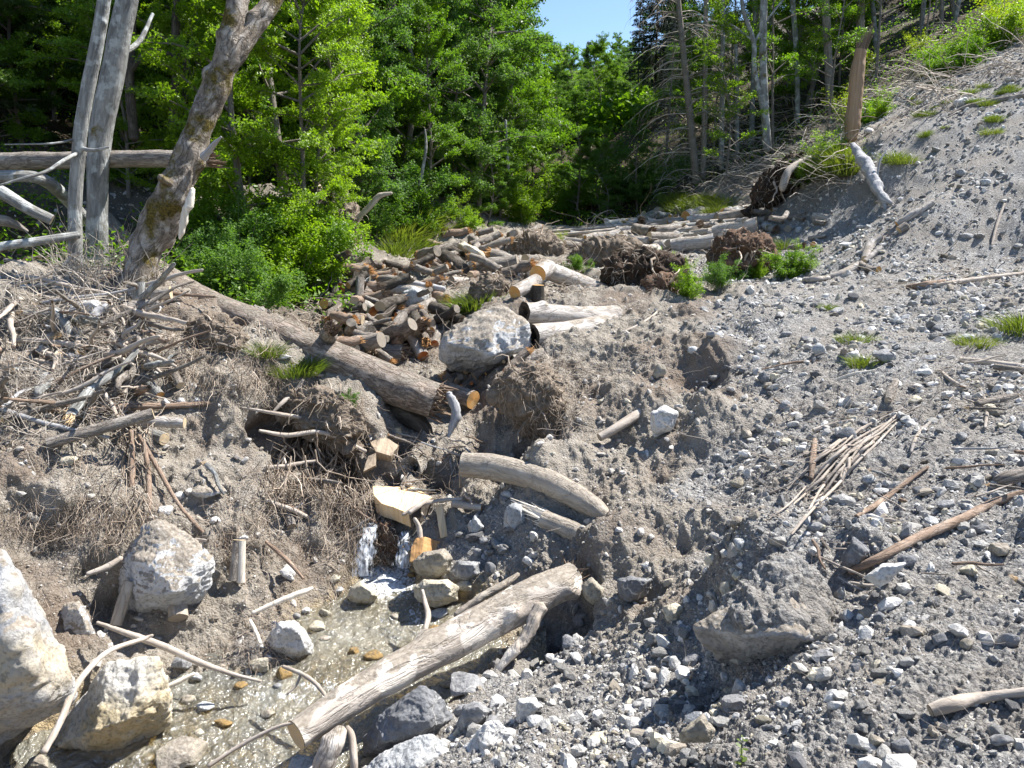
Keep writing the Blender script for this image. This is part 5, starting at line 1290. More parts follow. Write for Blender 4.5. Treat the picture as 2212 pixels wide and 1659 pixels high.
# ------------------------------------------------------------------ roots, sticks and brush (past counting)
def strands(name, regions, mat, seed):
    rr = np.random.default_rng(seed)
    P_, R_ = [], []
    for (u0, u1, v0, v1, n_, Lr, rad, mode, lift) in regions:
        for _ in range(n_):
            u = rr.uniform(u0, u1); v = rr.uniform(v0, v1)
            g, nn_ = G(u, v, True)
            if g is None or (mode in ('lie', 'hang') and vn(g * 1.7 + 9, seed) < rr.uniform(-.35, .5)): continue
            L = Lr * rr.uniform(.35, 1.0); Sg = 8
            out = np.array([nn_[0], nn_[1], abs(nn_[2])])
            if mode == 'hang':
                d = np.array([rr.normal() * .35, -0.35 + rr.normal() * .2, -1.0]); st_ = g + out * lift * rr.uniform(.2, 1.2) + np.array([0, 0, L * .35])
                wob = .30
            elif mode == 'lie':
                t1 = nrm(np.cross(out, [rr.normal() * .6, rr.normal(), rr.normal() * .3])); d = t1; st_ = g + out * lift * rr.uniform(0.1, 1); wob = .28
            elif mode == 'slant':
                d = np.array([-0.85 + rr.normal() * .25, -0.35 + rr.normal() * .3, 0.25 + rr.normal() * .22]); st_ = g + out * lift * rr.uniform(0, 1) - nrm(d) * L * .5; wob = .18
            else:  # up
                d = np.array([rr.normal() * .5, rr.normal() * .5, 1.0]); st_ = g; wob = .25
            d = nrm(d); path = [st_]; cur = d.copy()
            for k in range(Sg - 1):
                cur = nrm(cur + rr.normal(size=3) * wob + (np.array([0, 0, -.10]) if mode in ('slant',) else 0))
                path.append(path[-1] + cur * L / (Sg - 1))
            r = rad * rr.uniform(.4, 1.3) * g[1] / 8.0
            P_.append(path); R_.append(r * np.linspace(1, .35, Sg))
    v, f = tubes(np.array(P_), np.array(R_), 4)
    link(name, mesh(name, v, f, M[mat], True), kind='stuff')
strands('root_tangle', [
 (0,330,1000,1180,1500,.45,.0028,'hang',.06),(0,190,990,1090,500,.4,.002,'lie',.08),(560,790,860,1090,800,.75,.0048,'hang',.12),(600,760,900,1080,70,1.1,.011,'hang',.18),
 (690,800,1040,1220,800,.5,.0032,'hang',.08),(330,560,690,830,1000,.4,.0028,'lie',.1),(400,600,700,860,700,.5,.0035,'hang',.08),(250,330,930,1160,110,.8,.008,'hang',.1),
 (480,760,1150,1300,900,.6,.003,'lie',.06),(440,620,1290,1440,900,.45,.0026,'lie',.08),(1130,1330,770,930,900,.5,.003,'lie',.08),(1140,1250,880,980,200,.45,.003,'hang',.08),
 (1020,1110,1010,1150,220,.5,.003,'hang',.08),(900,1010,640,720,220,.5,.003,'lie',.1),(850,960,730,800,200,.4,.003,'lie',.08),(980,1260,540,640,700,.7,.004,'lie',.12),
 (780,850,1130,1230,260,.35,.0045,'hang',.1),(800,1000,960,1100,220,.5,.004,'lie',.08),(100,500,1150,1400,150,.5,.0028,'lie',.05),(650,720,660,760,160,.5,.004,'lie',.1),
 (380,700,1000,1300,420,.7,.0035,'lie',.05)], 'root', 5)
strands('brushwood', [
 (0,330,570,700,700,1.0,.0045,'lie',.22),(0,330,690,900,2200,.7,.0034,'lie',.20),(0,300,840,980,420,.7,.004,'lie',.12),(120,360,540,660,240,1.0,.004,'up',.1),
 (1480,1850,230,420,520,2.6,.0042,'slant',.9),(1430,1640,330,440,220,1.8,.0032,'slant',.7),(1880,2060,140,250,260,2.4,.006,'slant',.6),(2020,2240,60,190,300,2.2,.005,'slant',.5),
 (1250,1480,470,520,120,2.2,.005,'lie',.2),(1240,1560,500,560,260,1.2,.004,'lie',.15),(1590,1700,520,660,160,.8,.003,'lie',.1),
 (1900,2212,560,640,160,1.0,.004,'lie',.06),(1980,2212,740,900,170,.8,.0035,'lie',.06)], 'twig', 6)
strands('dry_sticks', [
 (1640,1960,860,1160,150,1.3,.0042,'lie',.09),(1950,2212,780,900,60,.9,.005,'lie',.06),(1450,2212,1150,1640,110,.55,.003,'lie',.05),(1480,2212,620,860,90,.8,.0035,'lie',.05),(1700,2212,300,600,60,.9,.003,'lie',.05),(1150,1500,800,1250,120,.5,.003,'lie',.06),(1200,1420,730,820,120,.9,.004,'lie',.06),(1130,1300,800,930,60,.8,.004,'lie',.08),
 (0,300,650,960,120,1.2,.011,'lie',.15),(0,300,600,690,30,1.8,.016,'lie',.2),(640,800,640,760,90,.8,.006,'lie',.1),(780,1000,600,780,120,.7,.005,'lie',.1)], 'stick', 8)
# bundle of long thin branches on the right scree: each a thing
bc = [(1650,1150),(1720,1090),(1790,1020),(1850,965),(1920,915),(1985,880)]
for i in range(16):
    off = random.uniform(-42, 42); t0 = random.uniform(0, .5); t1 = random.uniform(.55, 1)
    q = []
    for t in np.linspace(t0, t1, 6):
        s = t * 5; k_ = min(int(s), 4); a = s - k_
        u = bc[k_][0] * (1 - a) + bc[k_ + 1][0] * a; v = bc[k_][1] * (1 - a) + bc[k_ + 1][1] * a
        w_ = off * (1.3 - 1.2 * t) + random.uniform(-6, 6)
        q.append((u + w_ * .6, v + w_, random.uniform(1.4, 4.0) * (.4 + .6 * math.sin(math.pi * (t * .8 + .15))), 1.0 + random.random() * 3))
    log('branch', GW(*q), 'stick', 'thin weathered branch in the long bundle on the right scree', 'branch', ends=(None, None), group='branches of the long bundle', seed=700 + i, k=8, rough=.05)
# pale branches piled at the left edge below the trunks
for i, q in enumerate([[(0,575,10.3,5),(60,595,10.2,6),(130,625,10.0,7),(190,650,9.9,6)],[(0,597,10.0,4),(70,600,9.9,5),(150,618,9.8,5),(240,636,9.8,5),(300,640,9.8,3)],[(10,560,10.6,3),(60,572,10.4,5),(120,600,10.2,6),(160,625,10.0,7),(215,660,9.7,6)],
    [(0,620,9.8,3),(80,617,9.8,4),(120,610,9.8,2)],[(95,640,9.7,3),(160,652,9.6,5),(230,655,9.5,4)],[(120,600,10.3,2),(150,560,10.4,4),(170,545,10.4,3)],[(0,740,9.0,4),(60,735,9,6),(140,742,8.9,6),(200,752,8.9,4)],
    [(10,770,8.9,4),(90,760,8.8,5),(170,790,8.7,5),(240,770,8.8,3)],[(180,748,9,6),(240,765,8.9,6),(290,790,8.8,4)],[(230,745,9.1,5),(240,780,8.9,5),(250,800,8.8,3)],[(590,830+60,9.1,3),(610,870,9.2,5),(640,845,9.4,6),(655,820,9.5,3)],
    [(520,880,8.9,2),(590,892,8.9,4),(660,905,9.2,4),(720,930,9.4,3)],[(560,930,8.7,3),(620,940,8.9,5),(700,935,9.1,5),(790,975,9.3,4)]]):
    log('branch', W4(*q), ['beech', 'stick', 'beechlog'][i % 3] if i < 6 else 'stick', 'bare pale branch lying in the debris on the left bank' if i < 10 else 'bent root branch arching out of the left bank near the spruce', 'branch', ends=(None, None), group='branches in the left debris' if i < 10 else 'root branches near the spruce', seed=730 + i, k=10, rough=.08)
for i, (q, m_, lb) in enumerate([
 ([(210,1345,6.2,4),(280,1370,6.1,7),(350,1395,6.05,8),(430,1430,6.0,7),(500,1455,6.0,5),(565,1472,6.0,3)], 'stick', 'long knotty stick slanting down to the stream in front of the round boulder'),
 ([(95,1625,4.7,8),(130,1560,4.9,8),(165,1480,5.2,8),(230,1410,5.6,6),(310,1380,5.95,5),(330,1372,6.0,3)], 'stick', 'curved pale stick propped between the two left boulders'),
 ([(450,1655,5.0,5),(520,1610,5.1,5),(600,1570,5.15,4),(650,1560,5.15,2)], 'stick', 'thin bare branch reaching over the water to the sawn log end'),
 ([(612,1440,5.9,4),(650,1455,5.75,5),(680,1475,5.65,5),(705,1505,5.55,4)], 'stick', 'forked bare branch rising behind the near log'),
 ([(912,1275,7.0,4),(918,1300,6.9,5),(925,1330,6.7,7),(918,1362,6.5,6)], 'stick', 'crooked dark branch standing at the midstream boulder'),
 ([(545,1325,6.9,5),(600,1300,7.0,6),(650,1280,7.1,6),(675,1270,7.2,3)], 'palewood', 'bleached branch lying on the stones at the left shore'),
 ([(540,1340,6.7,4),(555,1370,6.6,5),(562,1390,6.5,4)], 'palewood', 'short bleached stick left of the bright white boulder'),
 ([(345,1490,6.0,4),(380,1475,6.05,6),(420,1455,6.1,4)], 'palewood', 'short pale stick at the water right of the long white boulder'),
 ([(895,1120,8.2,4),(905,1140,8.2,6),(910,1175,8.1,6)], 'stick', 'grey stick standing on the orange wedge'),
 ([(870,1112,8.3,4),(910,1090,8.4,5),(960,1080,8.5,4),(998,1078,8.5,4)], 'stick', 'bent stick lying across the front of the sawn block'),
 ([(884,1108,8.2,6),(905,1092,8.3,6),(925,1078,8.5,5)], 'stick', 'barked stick pressed against the right side of the sawn block'),
 ([(283,930,7.9,5),(285,1000,7.7,7),(284,1070,7.5,6),(282,1115,7.4,5)], 'redstick', 'thick scaly root hanging straight down the left bank'),
 ([(310,950,7.9,4),(320,1020,7.7,6),(322,1080,7.5,6),(318,1120,7.4,4)], 'redstick', 'scaly root hanging right of the straight one'),
 ([(300,940,7.9,4),(340,1010,7.8,5),(380,1080,7.6,4),(420,1130,7.5,4),(470,1180,7.4,3)], 'redstick', 'long thin root running diagonally down the left bank'),
 ([(188,1240,6.7,5),(230,1225,6.8,7),(262,1205,6.9,6)], 'stick', 'crooked root at the left side of the round boulder'),
 ([(560,1075,8.0,3),(600,1090,8.1,5),(650,1110,8.2,5),(720,1150,8.3,3)], 'stick', 'root branch running to the waterfall from the left'),
 ([(655,1250,7.3,3),(620,1210,7.5,5),(575,1170,7.7,4)], 'redstick', 'brown branch on the slope above the left shore'),
 ([(1440,655,13.2,2),(1400,690,12.4,3),(1350,715,12.0,3),(1260,740,11.5,2)], 'stick', 'thin bare branch lying over the lower hollow log'),
 ([(1193,500,26,3),(1300,492,26,4),(1420,478,27,4),(1600,455,25,3)], 'stick', 'long fallen pole along the far edge of the log pile'),
 ([(1195,508,25,3),(1330,496,25,4),(1500,475,26,3)], 'stick', 'second long pole below the other at the far pile'),
 ([(740,500,17,4),(790,455,17,6),(818,425,17,6),(846,417,17,3)], 'stick', 'broken pole leaning on the root mound behind the channel'),
]):
    bo = log('branch', W4(*q), m_, lb, 'branch', ends=(None, None), seed=760 + i, k=12, rough=.1)
    if 'forked' in lb:
        log('twig', rel(bo, W4((650,1455,5.75,3),(640,1480,5.7,3),(620,1500,5.65,2))), m_, None, parent=bo, ends=(None, None), seed=3, k=8)

# root plates and earth mounds
def mound(name, outline, Y, thick, mat, label, seed, cat='root plate', fib=300, fr=.004, ridge=()):
    o = boulder(outline, Y, thick, 'stone', label, seed, ridge=ridge, rough=3.6, soft=1, cat=cat, name=name)
    o.data.materials.clear(); o.data.materials.append(M[mat])
    me = o.data
    co = np.empty(len(me.vertices) * 3, np.float32); me.vertices.foreach_get('co', co); co = co.reshape(-1, 3)
    rr = np.random.default_rng(seed); idx = rr.integers(0, len(co), fib)
    P_ = []; sz = np.linalg.norm(co.max(0) - co.min(0))
    for i in idx:
        d = nrm(co[i] / (sz) * 2 + rr.normal(size=3) * .8 + np.array([0, 0, -.4])); L = sz * rr.uniform(.04, .16)
        p = [co[i] - d * L * .3]; cur = d
        for k in range(5): cur = nrm(cur + rr.normal(size=3) * .35 + np.array([0, 0, -.2])); p.append(p[-1] + cur * L / 4)
        P_.append(p)
    P_ = np.array(P_); v, f = tubes(P_, np.ones(P_.shape[:2]) * fr * Y / 10 * np.linspace(1, .4, 6)[None] * rr.uniform(.5, 1.6, (len(P_), 1)), 3)
    T_ = []
    for i in rr.integers(0, len(co), 14):
        d = nrm(co[i] / sz * 3 + rr.normal(size=3) * .5); L = sz * rr.uniform(.12, .35); p = [co[i] - d * L * .3]; cur = d
        for k in range(7): cur = nrm(cur + rr.normal(size=3) * .38 + np.array([0, 0, -.12])); p.append(p[-1] + cur * L / 6)
        T_.append(p)
    pass
    vt, ft = tubes(np.array(T_), np.ones((14, 8)) * sz * .012 * np.linspace(1, .25, 8)[None] * rr.uniform(.4, 1.3, (14, 1)), 6)
    link('thick_roots', mesh('thick_roots', vt, ft, M['root'], True), o)['kind'] = 'stuff'
    c = link('roots', mesh('roots', v, f, M['root' if mat != 'rootplate' else 'twig'], True), o); c['kind'] = 'stuff'
    return o
mound('root_plate', [(1606,470),(1618,440),(1640,400),(1655,370),(1680,345),(1712,325),(1745,322),(1740,345),(1718,375),(1700,405),(1668,445),(1630,462)], 21.5, .5, 'rootplate', 'dark upturned root plate leaning on the slope left of the brown post', 71, fib=300, fr=.003)
log('root', W4((1752,338,21,3),(1725,352,20.8,6),(1702,372,20.6,8),(1692,400,20.5,8),(1690,412,20.5,5)), 'stick', 'pale curved root sticking out of the dark root plate', 'root', ends=(None, None), seed=72, k=12)
mound('root_mound', [(1530,555),(1545,528),(1580,512),(1630,510),(1670,525),(1682,560),(1660,580),(1580,590),(1540,580)], 16.8, .7, 'brownsoil', 'red brown mound of root soil on the gravel right of the far pile', 73, fib=260)
mound('root_mound', [(1303,590),(1318,560),(1350,545),(1420,540),(1480,560),(1475,600),(1440,640),(1400,650),(1340,645),(1310,625)], 15.4, .7, 'rootplate', 'broad dark root mound behind the sawn stack', 74, fib=260)
mound('root_mound', [(1385,640),(1400,610),(1430,598),(1470,605),(1495,640),(1480,665),(1420,668)], 14.6, .5, 'brownsoil', 'smaller brown root mound with green plants, in front of the broad dark one', 75, fib=300)
mound('root_mass', [(1085,850),(1092,800),(1130,778),(1180,790),(1210,840),(1215,900),(1190,950),(1140,930),(1115,880)], 9.75, .45, 'rootsoil', 'overhanging root mass at the edge of the gully below the hollow logs', 76, fib=800, fr=.0045)
mound('root_mound', [(1230,560),(1260,530),(1310,518),(1370,530),(1385,560),(1330,575),(1260,578)], 19.5, .6, 'rootsoil', 'earth covered root mound with dangling roots left of the far pile', 77, fib=200)
mound('root_mound', [(1085,545),(1110,515),(1150,505),(1200,520),(1215,545),(1160,560)], 21.5, .6, 'rootsoil', 'low root mound at the valley end below the shrubs', 78, fib=300)
mound('root_mound', [(660,470),(668,415),(690,395),(730,410),(770,450),(775,500),(740,540),(700,520)], 17.2, .6, 'rootsoil', 'torn earth root mound standing at the forest edge above the channel', 79, fib=260)
mound('root_mound', [(1005,650),(1015,610),(1060,595),(1100,610),(1085,650),(1040,668)], 14.3, .4, 'rootsoil', 'root clump between the grassy boulder top and the sawn stack', 80, fib=200)
mound('root_mass', [(600,905),(620,850),(680,835),(740,860),(775,930),(765,985),(740,960),(700,930),(650,925)], 9.35, .35, 'rootsoil', 'matted root mass overhanging the pit under the fallen spruce', 81, fib=360, fr=.0035)
mound('root_mass', [(400,720),(430,690),(480,690),(520,720),(540,760),(500,790),(440,770)], 9.7, .3, 'rootsoil', 'root mass hanging from the bank crest beside the spruce', 82, fib=320, fr=.0035)
mound('root_mass', [(800,1140),(815,1125),(845,1130),(860,1160),(855,1200),(835,1220),(812,1190)], 8.35, .12, 'brownsoil', 'dark wet root bunch hanging between the two falls', 83, fib=200, fr=.005)

# ------------------------------------------------------------------ plants
def leafquads(p, nrm_, size, rr, asp=.62):
    """p (n,3) leaf bases, nrm_ (n,3) facing; four corner leaf"""
    n_ = len(p)
    t = nrm(np.cross(nrm_, rr.normal(size=(n_, 3)))); b_ = np.cross(nrm_, t)
    s = size * rr.uniform(.65, 1.25, (n_, 1))
    fold = nrm_ * s * .12
    v = np.stack([p, p + t * s * .5 + b_ * s * asp * .5 + fold, p + t * s, p + t * s * .5 - b_ * s * asp * .5 + fold], 1)
    return v.reshape(-1, 3)
def leafmesh(name, V, mat):
    n_ = len(V) // 4
    return mesh(name, V, np.arange(n_ * 4).reshape(n_, 4), M[mat], False)
def broad(seed, H=10., cr=2.6, base=.08, nl=46, tw=14, lf=58, ls=.10, mat='leaf', trunk=.11, lean=.25, bark='oldbark', droop=.15):
    rr = np.random.default_rng(seed)
    tp = spline(np.array([[0, 0, -.4], [rr.normal() * lean, rr.normal() * lean, H * .4], [rr.normal() * lean * 2, rr.normal() * lean * 2, H * .75], [rr.normal() * lean * 2, rr.normal() * lean * 2, H]]), 24)
    LP, LR = [], []; A, B = [], []
    for i in range(nl):
        h = base + (1 - base) * ((i + rr.random()) / nl) ** .95
        o = tp[int(h * 23)]
        prof = (math.sin(min(1, (h + .12)) * math.pi * .86) ** .7) * .85 + .15
        L = cr * prof * rr.uniform(.55, 1.2)
        az = rr.uniform(0, 6.283); el = R(rr.uniform(5, 50)) if h < .75 else R(rr.uniform(30, 75))
        d = np.array([math.cos(az) * math.cos(el), math.sin(az) * math.cos(el), math.sin(el)])
        side = nrm(np.cross(d, [0, 0, 1]))
        mid = o + d * L * .55 + side * rr.normal() * L * .1; end = o + d * L + side * rr.normal() * .15 * L + np.array([0, 0, -droop * L])
        c = spline(np.array([o, mid, end]), 7); LP.append(c); LR.append(np.linspace(.035, .008, 7) * (H / 10) * (L / cr + .3))
        for k in range(tw):
            t = rr.uniform(.22, 1.0) ** .8; s = t * 6; q = int(min(s, 5)); b0 = c[q] * (1 - (s - q)) + c[q + 1] * (s - q)
            dd = nrm(nrm(end - o) * .6 + side * rr.choice([-1, 1]) * rr.uniform(.4, 1.1) + np.array([0, 0, rr.normal() * .28]))
            A.append(b0); B.append(b0 + dd * rr.uniform(.3, .75) * (.6 + .4 * cr / 2.6))
    A, B = np.array(A), np.array(B)
    n_ = len(A)
    t = rr.uniform(.05, 1.05, (n_, lf, 1))
    d = nrm(B - A); sd = nrm(np.cross(d, np.array([0, 0, 1.0]) + rr.normal(size=(n_, 3)) * .25)); upn = np.cross(sd, d)
    p = A[:, None] * (1 - t) + B[:, None] * t + sd[:, None] * rr.normal(size=(n_, lf, 1)) * .13 * (1.1 - .5 * t) + upn[:, None] * rr.normal(size=(n_, lf, 1)) * .05
    outw = nrm(A * np.array([1, 1, 0]) + 1e-3)
    nn_ = nrm(.75 * upn[:, None] * np.sign(upn[:, None, 2:3] + 1e-6) + .55 * outw[:, None] + rr.normal(size=(n_, lf, 3)) * .6)
    V = leafquads(p.reshape(-1, 3), nn_.reshape(-1, 3), ls, rr)
    v1, f1 = tubes(tp[None], (np.linspace(1, .12, 24) * trunk)[None], 10)
    v2, f2 = tubes(np.array(LP), np.array(LR), 5)
    v3, f3 = tubes(np.stack([A, (A + B) / 2, B], 1), np.tile(np.array([.008, .006, .003]), (n_, 1)), 3)
    v = np.vstack([v1, v2, v3]); f = np.vstack([f1, f2 + len(v1), f3 + len(v1) + len(v2)])
    root = link('leafy_tree', None, None, None, 'x', 'tree')
    link('trunk', mesh('trunk', v, f, M[bark], True, uv=np.tile(np.array([[0, 0], [.2, 0], [.2, .5], [0, .5]]), (len(f), 1))), root)
    link('crown', leafmesh('crown', V, mat), root)
    return root
def spruce(seed, H=16., br=2.4, lo=.06, mat='needle', dens=1.0):
    rr = np.random.default_rng(seed)
    LP, LR = [], []; Q, N_ = [], []
    nw = int(H / .34)
    tz = spline(np.array([[0, 0, -.5], [rr.normal() * .1, rr.normal() * .1, H * .5], [0, 0, H]]), 20)
    for w in range(nw):
        h = lo + (1 - lo) * w / nw; z = h * H
        L0 = br * (1 - h) ** .8 + .15
        for b_ in range(int(6 * dens) + 1):
            az = rr.uniform(0, 6.283); L = L0 * rr.uniform(.65, 1.1)
            d = np.array([math.cos(az), math.sin(az), 0]); o = np.array([0, 0, z + rr.normal() * .1])
            c = spline(np.array([o, o + d * L * .5 + np.array([0, 0, -.05 * L]), o + d * L + np.array([0, 0, -.18 * L + .05])]), 6)
            LP.append(c); LR.append(np.linspace(.022, .005, 6))
            m_ = int(16 * L / br * dens) + 5
            t = rr.uniform(.12, 1, m_); s = t * 5; q = np.minimum(s.astype(int), 4); bp = c[q] * (1 - (s - q))[:, None] + c[q + 1] * (s - q)[:, None]
            sg = rr.choice([-1, 1], m_); side = np.array([-d[1], d[0], 0])
            dr = nrm(d[None] * .7 + side[None] * sg[:, None] * rr.uniform(.3, 1, (m_, 1)) + np.array([0, 0, -.35]) + rr.normal(size=(m_, 3)) * .15)
            ln = (.32 + .22 * rr.random((m_, 1))) * (1.15 - t[:, None] * .5)
            for kk in range(3):
                j = rr.normal(size=(m_, 3)) * .05; nv = nrm(np.cross(dr, rr.normal(size=(m_, 3)))); wd = .038
                a = bp + j + dr * ln * (.22 * kk)
                dd = nrm(dr + rr.normal(size=(m_, 3)) * .25)
                Q.append(np.stack([a, a + dd * ln * .45 + nv * wd, a + dd * ln * .8, a + dd * ln * .45 - nv * wd], 1))
    V = np.concatenate(Q).reshape(-1, 3)
    v1, f1 = tubes(tz[None], (np.linspace(1, .1, 20) * H * .0105)[None], 10)
    v2, f2 = tubes(np.array(LP), np.array(LR), 4)
    root = link('spruce_tree', None, None, None, 'x', 'spruce tree')
    fz = np.vstack([f1, f2 + len(v1)])
    link('trunk', mesh('trunk', np.vstack([v1, v2]), fz, M['darkbark'], True, uv=np.tile(np.array([[0, 0], [.2, 0], [.2, .5], [0, .5]]), (len(fz), 1))), root)
    link('crown', leafmesh('crown', V, mat), root)
    return root
def deadspruce(seed, H=14., br=2.0):
    rr = np.random.default_rng(seed); LP, LR = [], []; TP, TR = [], []
    for w in range(int(H / .28)):
        h = .05 + .95 * w / (H / .28); z = h * H
        for b_ in range(5):
            az = rr.uniform(0, 6.283); L = (br * (1 - h) ** .6 + .2) * rr.uniform(.4, 1.1); d = np.array([math.cos(az), math.sin(az), 0]); o = np.array([0, 0, z + rr.normal() * .1])
            c = spline(np.array([o, o + d * L * .5 + np.array([0, 0, .04 * L]), o + d * L + np.array([0, 0, -.22 * L])]), 6); LP.append(c); LR.append(np.linspace(.016, .004, 6))
            for k in range(7):
                t = rr.uniform(.2, 1); s = t * 5; q = min(int(s), 4); bp = c[q] * (1 - (s - q)) + c[q + 1] * (s - q)
                dd = nrm(d * .6 + np.array([-d[1], d[0], 0]) * rr.choice([-1, 1]) * rr.uniform(.3, 1) + np.array([0, 0, -.7]) + rr.normal(size=3) * .2); l = rr.uniform(.2, .55)
                TP.append([bp, bp + dd * l * .5, bp + dd * l + np.array([0, 0, -.08])]); TR.append([.0042, .0032, .002])
    tz = np.linspace([0, 0, -.5], [0, 0, H], 16)
    v1, f1 = tubes(tz[None], (np.linspace(1, .12, 16) * H * .0095)[None], 12)
    root = link('dead_spruce', None, None, None, 'x', 'dead tree')
    link('trunk', mesh('trunk', v1, f1, M['oldbark'], True, uv=np.tile(np.array([[0, 0], [.1, 0], [.1, .9], [0, .9]]), (len(f1), 1))), root)
    v2, f2 = tubes(np.array(LP), np.array(LR), 4); v3, f3 = tubes(np.array(TP), np.array(TR), 3)
    link('branches', mesh('branches', np.vstack([v2, v3]), np.vstack([f2, f3 + len(v2)]), M['twig'], True), root)
    return root
def slim(seed, H=15., mat='leafy', n=16, bark='beech', ls=.12):
    """tall bare stem with a few leafy side sprays"""
    return broad(seed, H, 2.2, .28, n, 9, 26, ls, mat, .15, .22, bark, .1)
def shrub(seed, H=1.6, w=1.1, mat='leafb', n=26, lf=46, ls=.07, stem='stick'):
    rr = np.random.default_rng(seed); A, B = [], []
    sub_ = [(rr.uniform(0, 6.283), rr.uniform(.1, .95), rr.uniform(.35, 1.15), rr.uniform(.12, .34)) for _ in range(9)]
    for i in range(n * 7):
        sa, sq, sh_, sw = sub_[i % 9]; az = sa; q = sq
        top = np.array([math.cos(sa) * sq * w, math.sin(sa) * sq * w, H * sh_ * (1 - .3 * sq)])
        tt_ = rr.uniform(.15, 1); c = top * [tt_, tt_, tt_] + rr.normal(size=3) * sw * w * .55 * (1.1 - .4 * tt_); c[2] = max(c[2], .05)
        z = c[2]; d = nrm(np.array([math.cos(az) * (.3 + q), math.sin(az) * (.3 + q), rr.uniform(-.1, .9)]) + rr.normal(size=3) * .3)
        A.append(c); B.append(c + d * rr.uniform(.12, .35) * H / 1.6)
    A, B = np.array(A), np.array(B); n_ = len(A)
    t = rr.uniform(0, 1, (n_, lf, 1)); p = A[:, None] * (1 - t) + B[:, None] * t + rr.normal(size=(n_, lf, 3)) * .06 * H / 1.6
    nn_ = nrm(np.array([0, 0, 1.]) + rr.normal(size=(n_, lf, 3)) * .6 + (A * [1, 1, 0])[:, None] * .3)
    V = leafquads(p.reshape(-1, 3), nn_.reshape(-1, 3), ls, rr)
    SP = [spline(np.array([[rr.normal() * .08, rr.normal() * .08, -.1], A[i * 5] * [.5, .5, .5], A[i * 5]]), 6) for i in range(n)]
    v2, f2 = tubes(np.array(SP), np.tile(np.linspace(.012, .004, 6), (n, 1)), 4)
    root = link('shrub', None, None, None, 'x', 'shrub')
    link('stems', mesh('stems', v2, f2, M['twig'], True), root)
    link('foliage', leafmesh('foliage', V, mat), root)
    return root
def tuft(seed, n=420, H=.4, w=.3, mat='grass'):
    rr = np.random.default_rng(seed); az = rr.uniform(0, 6.283, n); q = rr.random(n) ** .7 * w
    b0 = np.stack([np.cos(az) * q, np.sin(az) * q, np.full(n, -.04)], 1); h = H * rr.uniform(.4, 1.1, (n, 1))
    d = nrm(np.stack([np.cos(az) * (q / w) * .8, np.sin(az) * (q / w) * .8, np.ones(n)], 1) + rr.normal(size=(n, 3)) * .25)
    m_ = b0 + d * h * .55; t = m_ + nrm(d + np.stack([np.cos(az), np.sin(az), -.5 * np.ones(n)], 1) * .6) * h * .5
    s = nrm(np.cross(d, rr.normal(size=(n, 3)))) * .007 * (H / .4)
    V = np.stack([b0 - s, b0 + s, m_ + s * .8, m_ - s * .8, m_ - s * .8, m_ + s * .8, t + s * .1, t - s * .1], 1).reshape(-1, 3)
    return link('grass_tuft', mesh('grass_tuft', V, np.arange(len(V)).reshape(-1, 4), M[mat], False), None, None, 'x', 'grass tuft')

T = {
 'leafy': [broad(1, mat='leafy'), broad(2, mat='leafy', cr=3.0)],
 'leaf': [broad(3), broad(4, cr=2.9, nl=50)],
 'leafb': [broad(5, mat='leafb', ls=.09, lf=62), broad(6, mat='leafb', cr=2.3, ls=.09)],
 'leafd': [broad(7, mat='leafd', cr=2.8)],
 'spruce': [spruce(8), spruce(9, br=2.8)],
 'dead': [deadspruce(10), deadspruce(11, br=2.6)],
 'sparse': [broad(31, mat='leafy', nl=26, tw=9, lf=26, cr=2.1, base=.22, ls=.11, trunk=.07), broad(32, mat='leaf', nl=24, tw=9, lf=26, cr=2.4, base=.3, ls=.11, trunk=.07), broad(33, mat='leafgold', nl=18, tw=8, lf=20, cr=2.0, base=.3, ls=.10, trunk=.06)],
 'slim': [slim(12), slim(13, mat='leaf', n=20)],
 'shrub': [shrub(14), shrub(15, w=1.4)],
 'shruby': [shrub(16, mat='leafy', w=1.2), shrub(17, mat='leaf')],
 'shrubg': [shrub(18, mat='leafgold', n=14, lf=20)],
 'shrubd': [shrub(19, mat='leafd', w=1.3)],
 'tuft': [tuft(20), tuft(21, 500, .35, .4)],
}
BASEH = dict(leafy=10, leaf=10, leafb=10, leafd=10, sparse=10, spruce=16, dead=14, slim=15, shrub=1.6, shruby=1.6, shrubg=1.6, shrubd=1.6, tuft=.4)
cnt = {}
def plant(kind, u, Y, H, label, group=None, v=None, lean=(0, 0), sxy=1.0):
    if v is None:
        x = (u - 1106) / F * Y; y = Y; z = drop(x, y)
    else:
        g = G(u, v)
        if g is None: return
        x, y, z = g
    if z is None: return
    k = cnt.get(kind, 0); cnt[kind] = k + 1
    s = H / BASEH[kind]
    src = T[kind][k % len(T[kind])]
    return clone(src, (x, y, z - .05 * s), (lean[0], lean[1], random.uniform(0, 6.28)), (s * sxy, s * sxy, s), label, group)
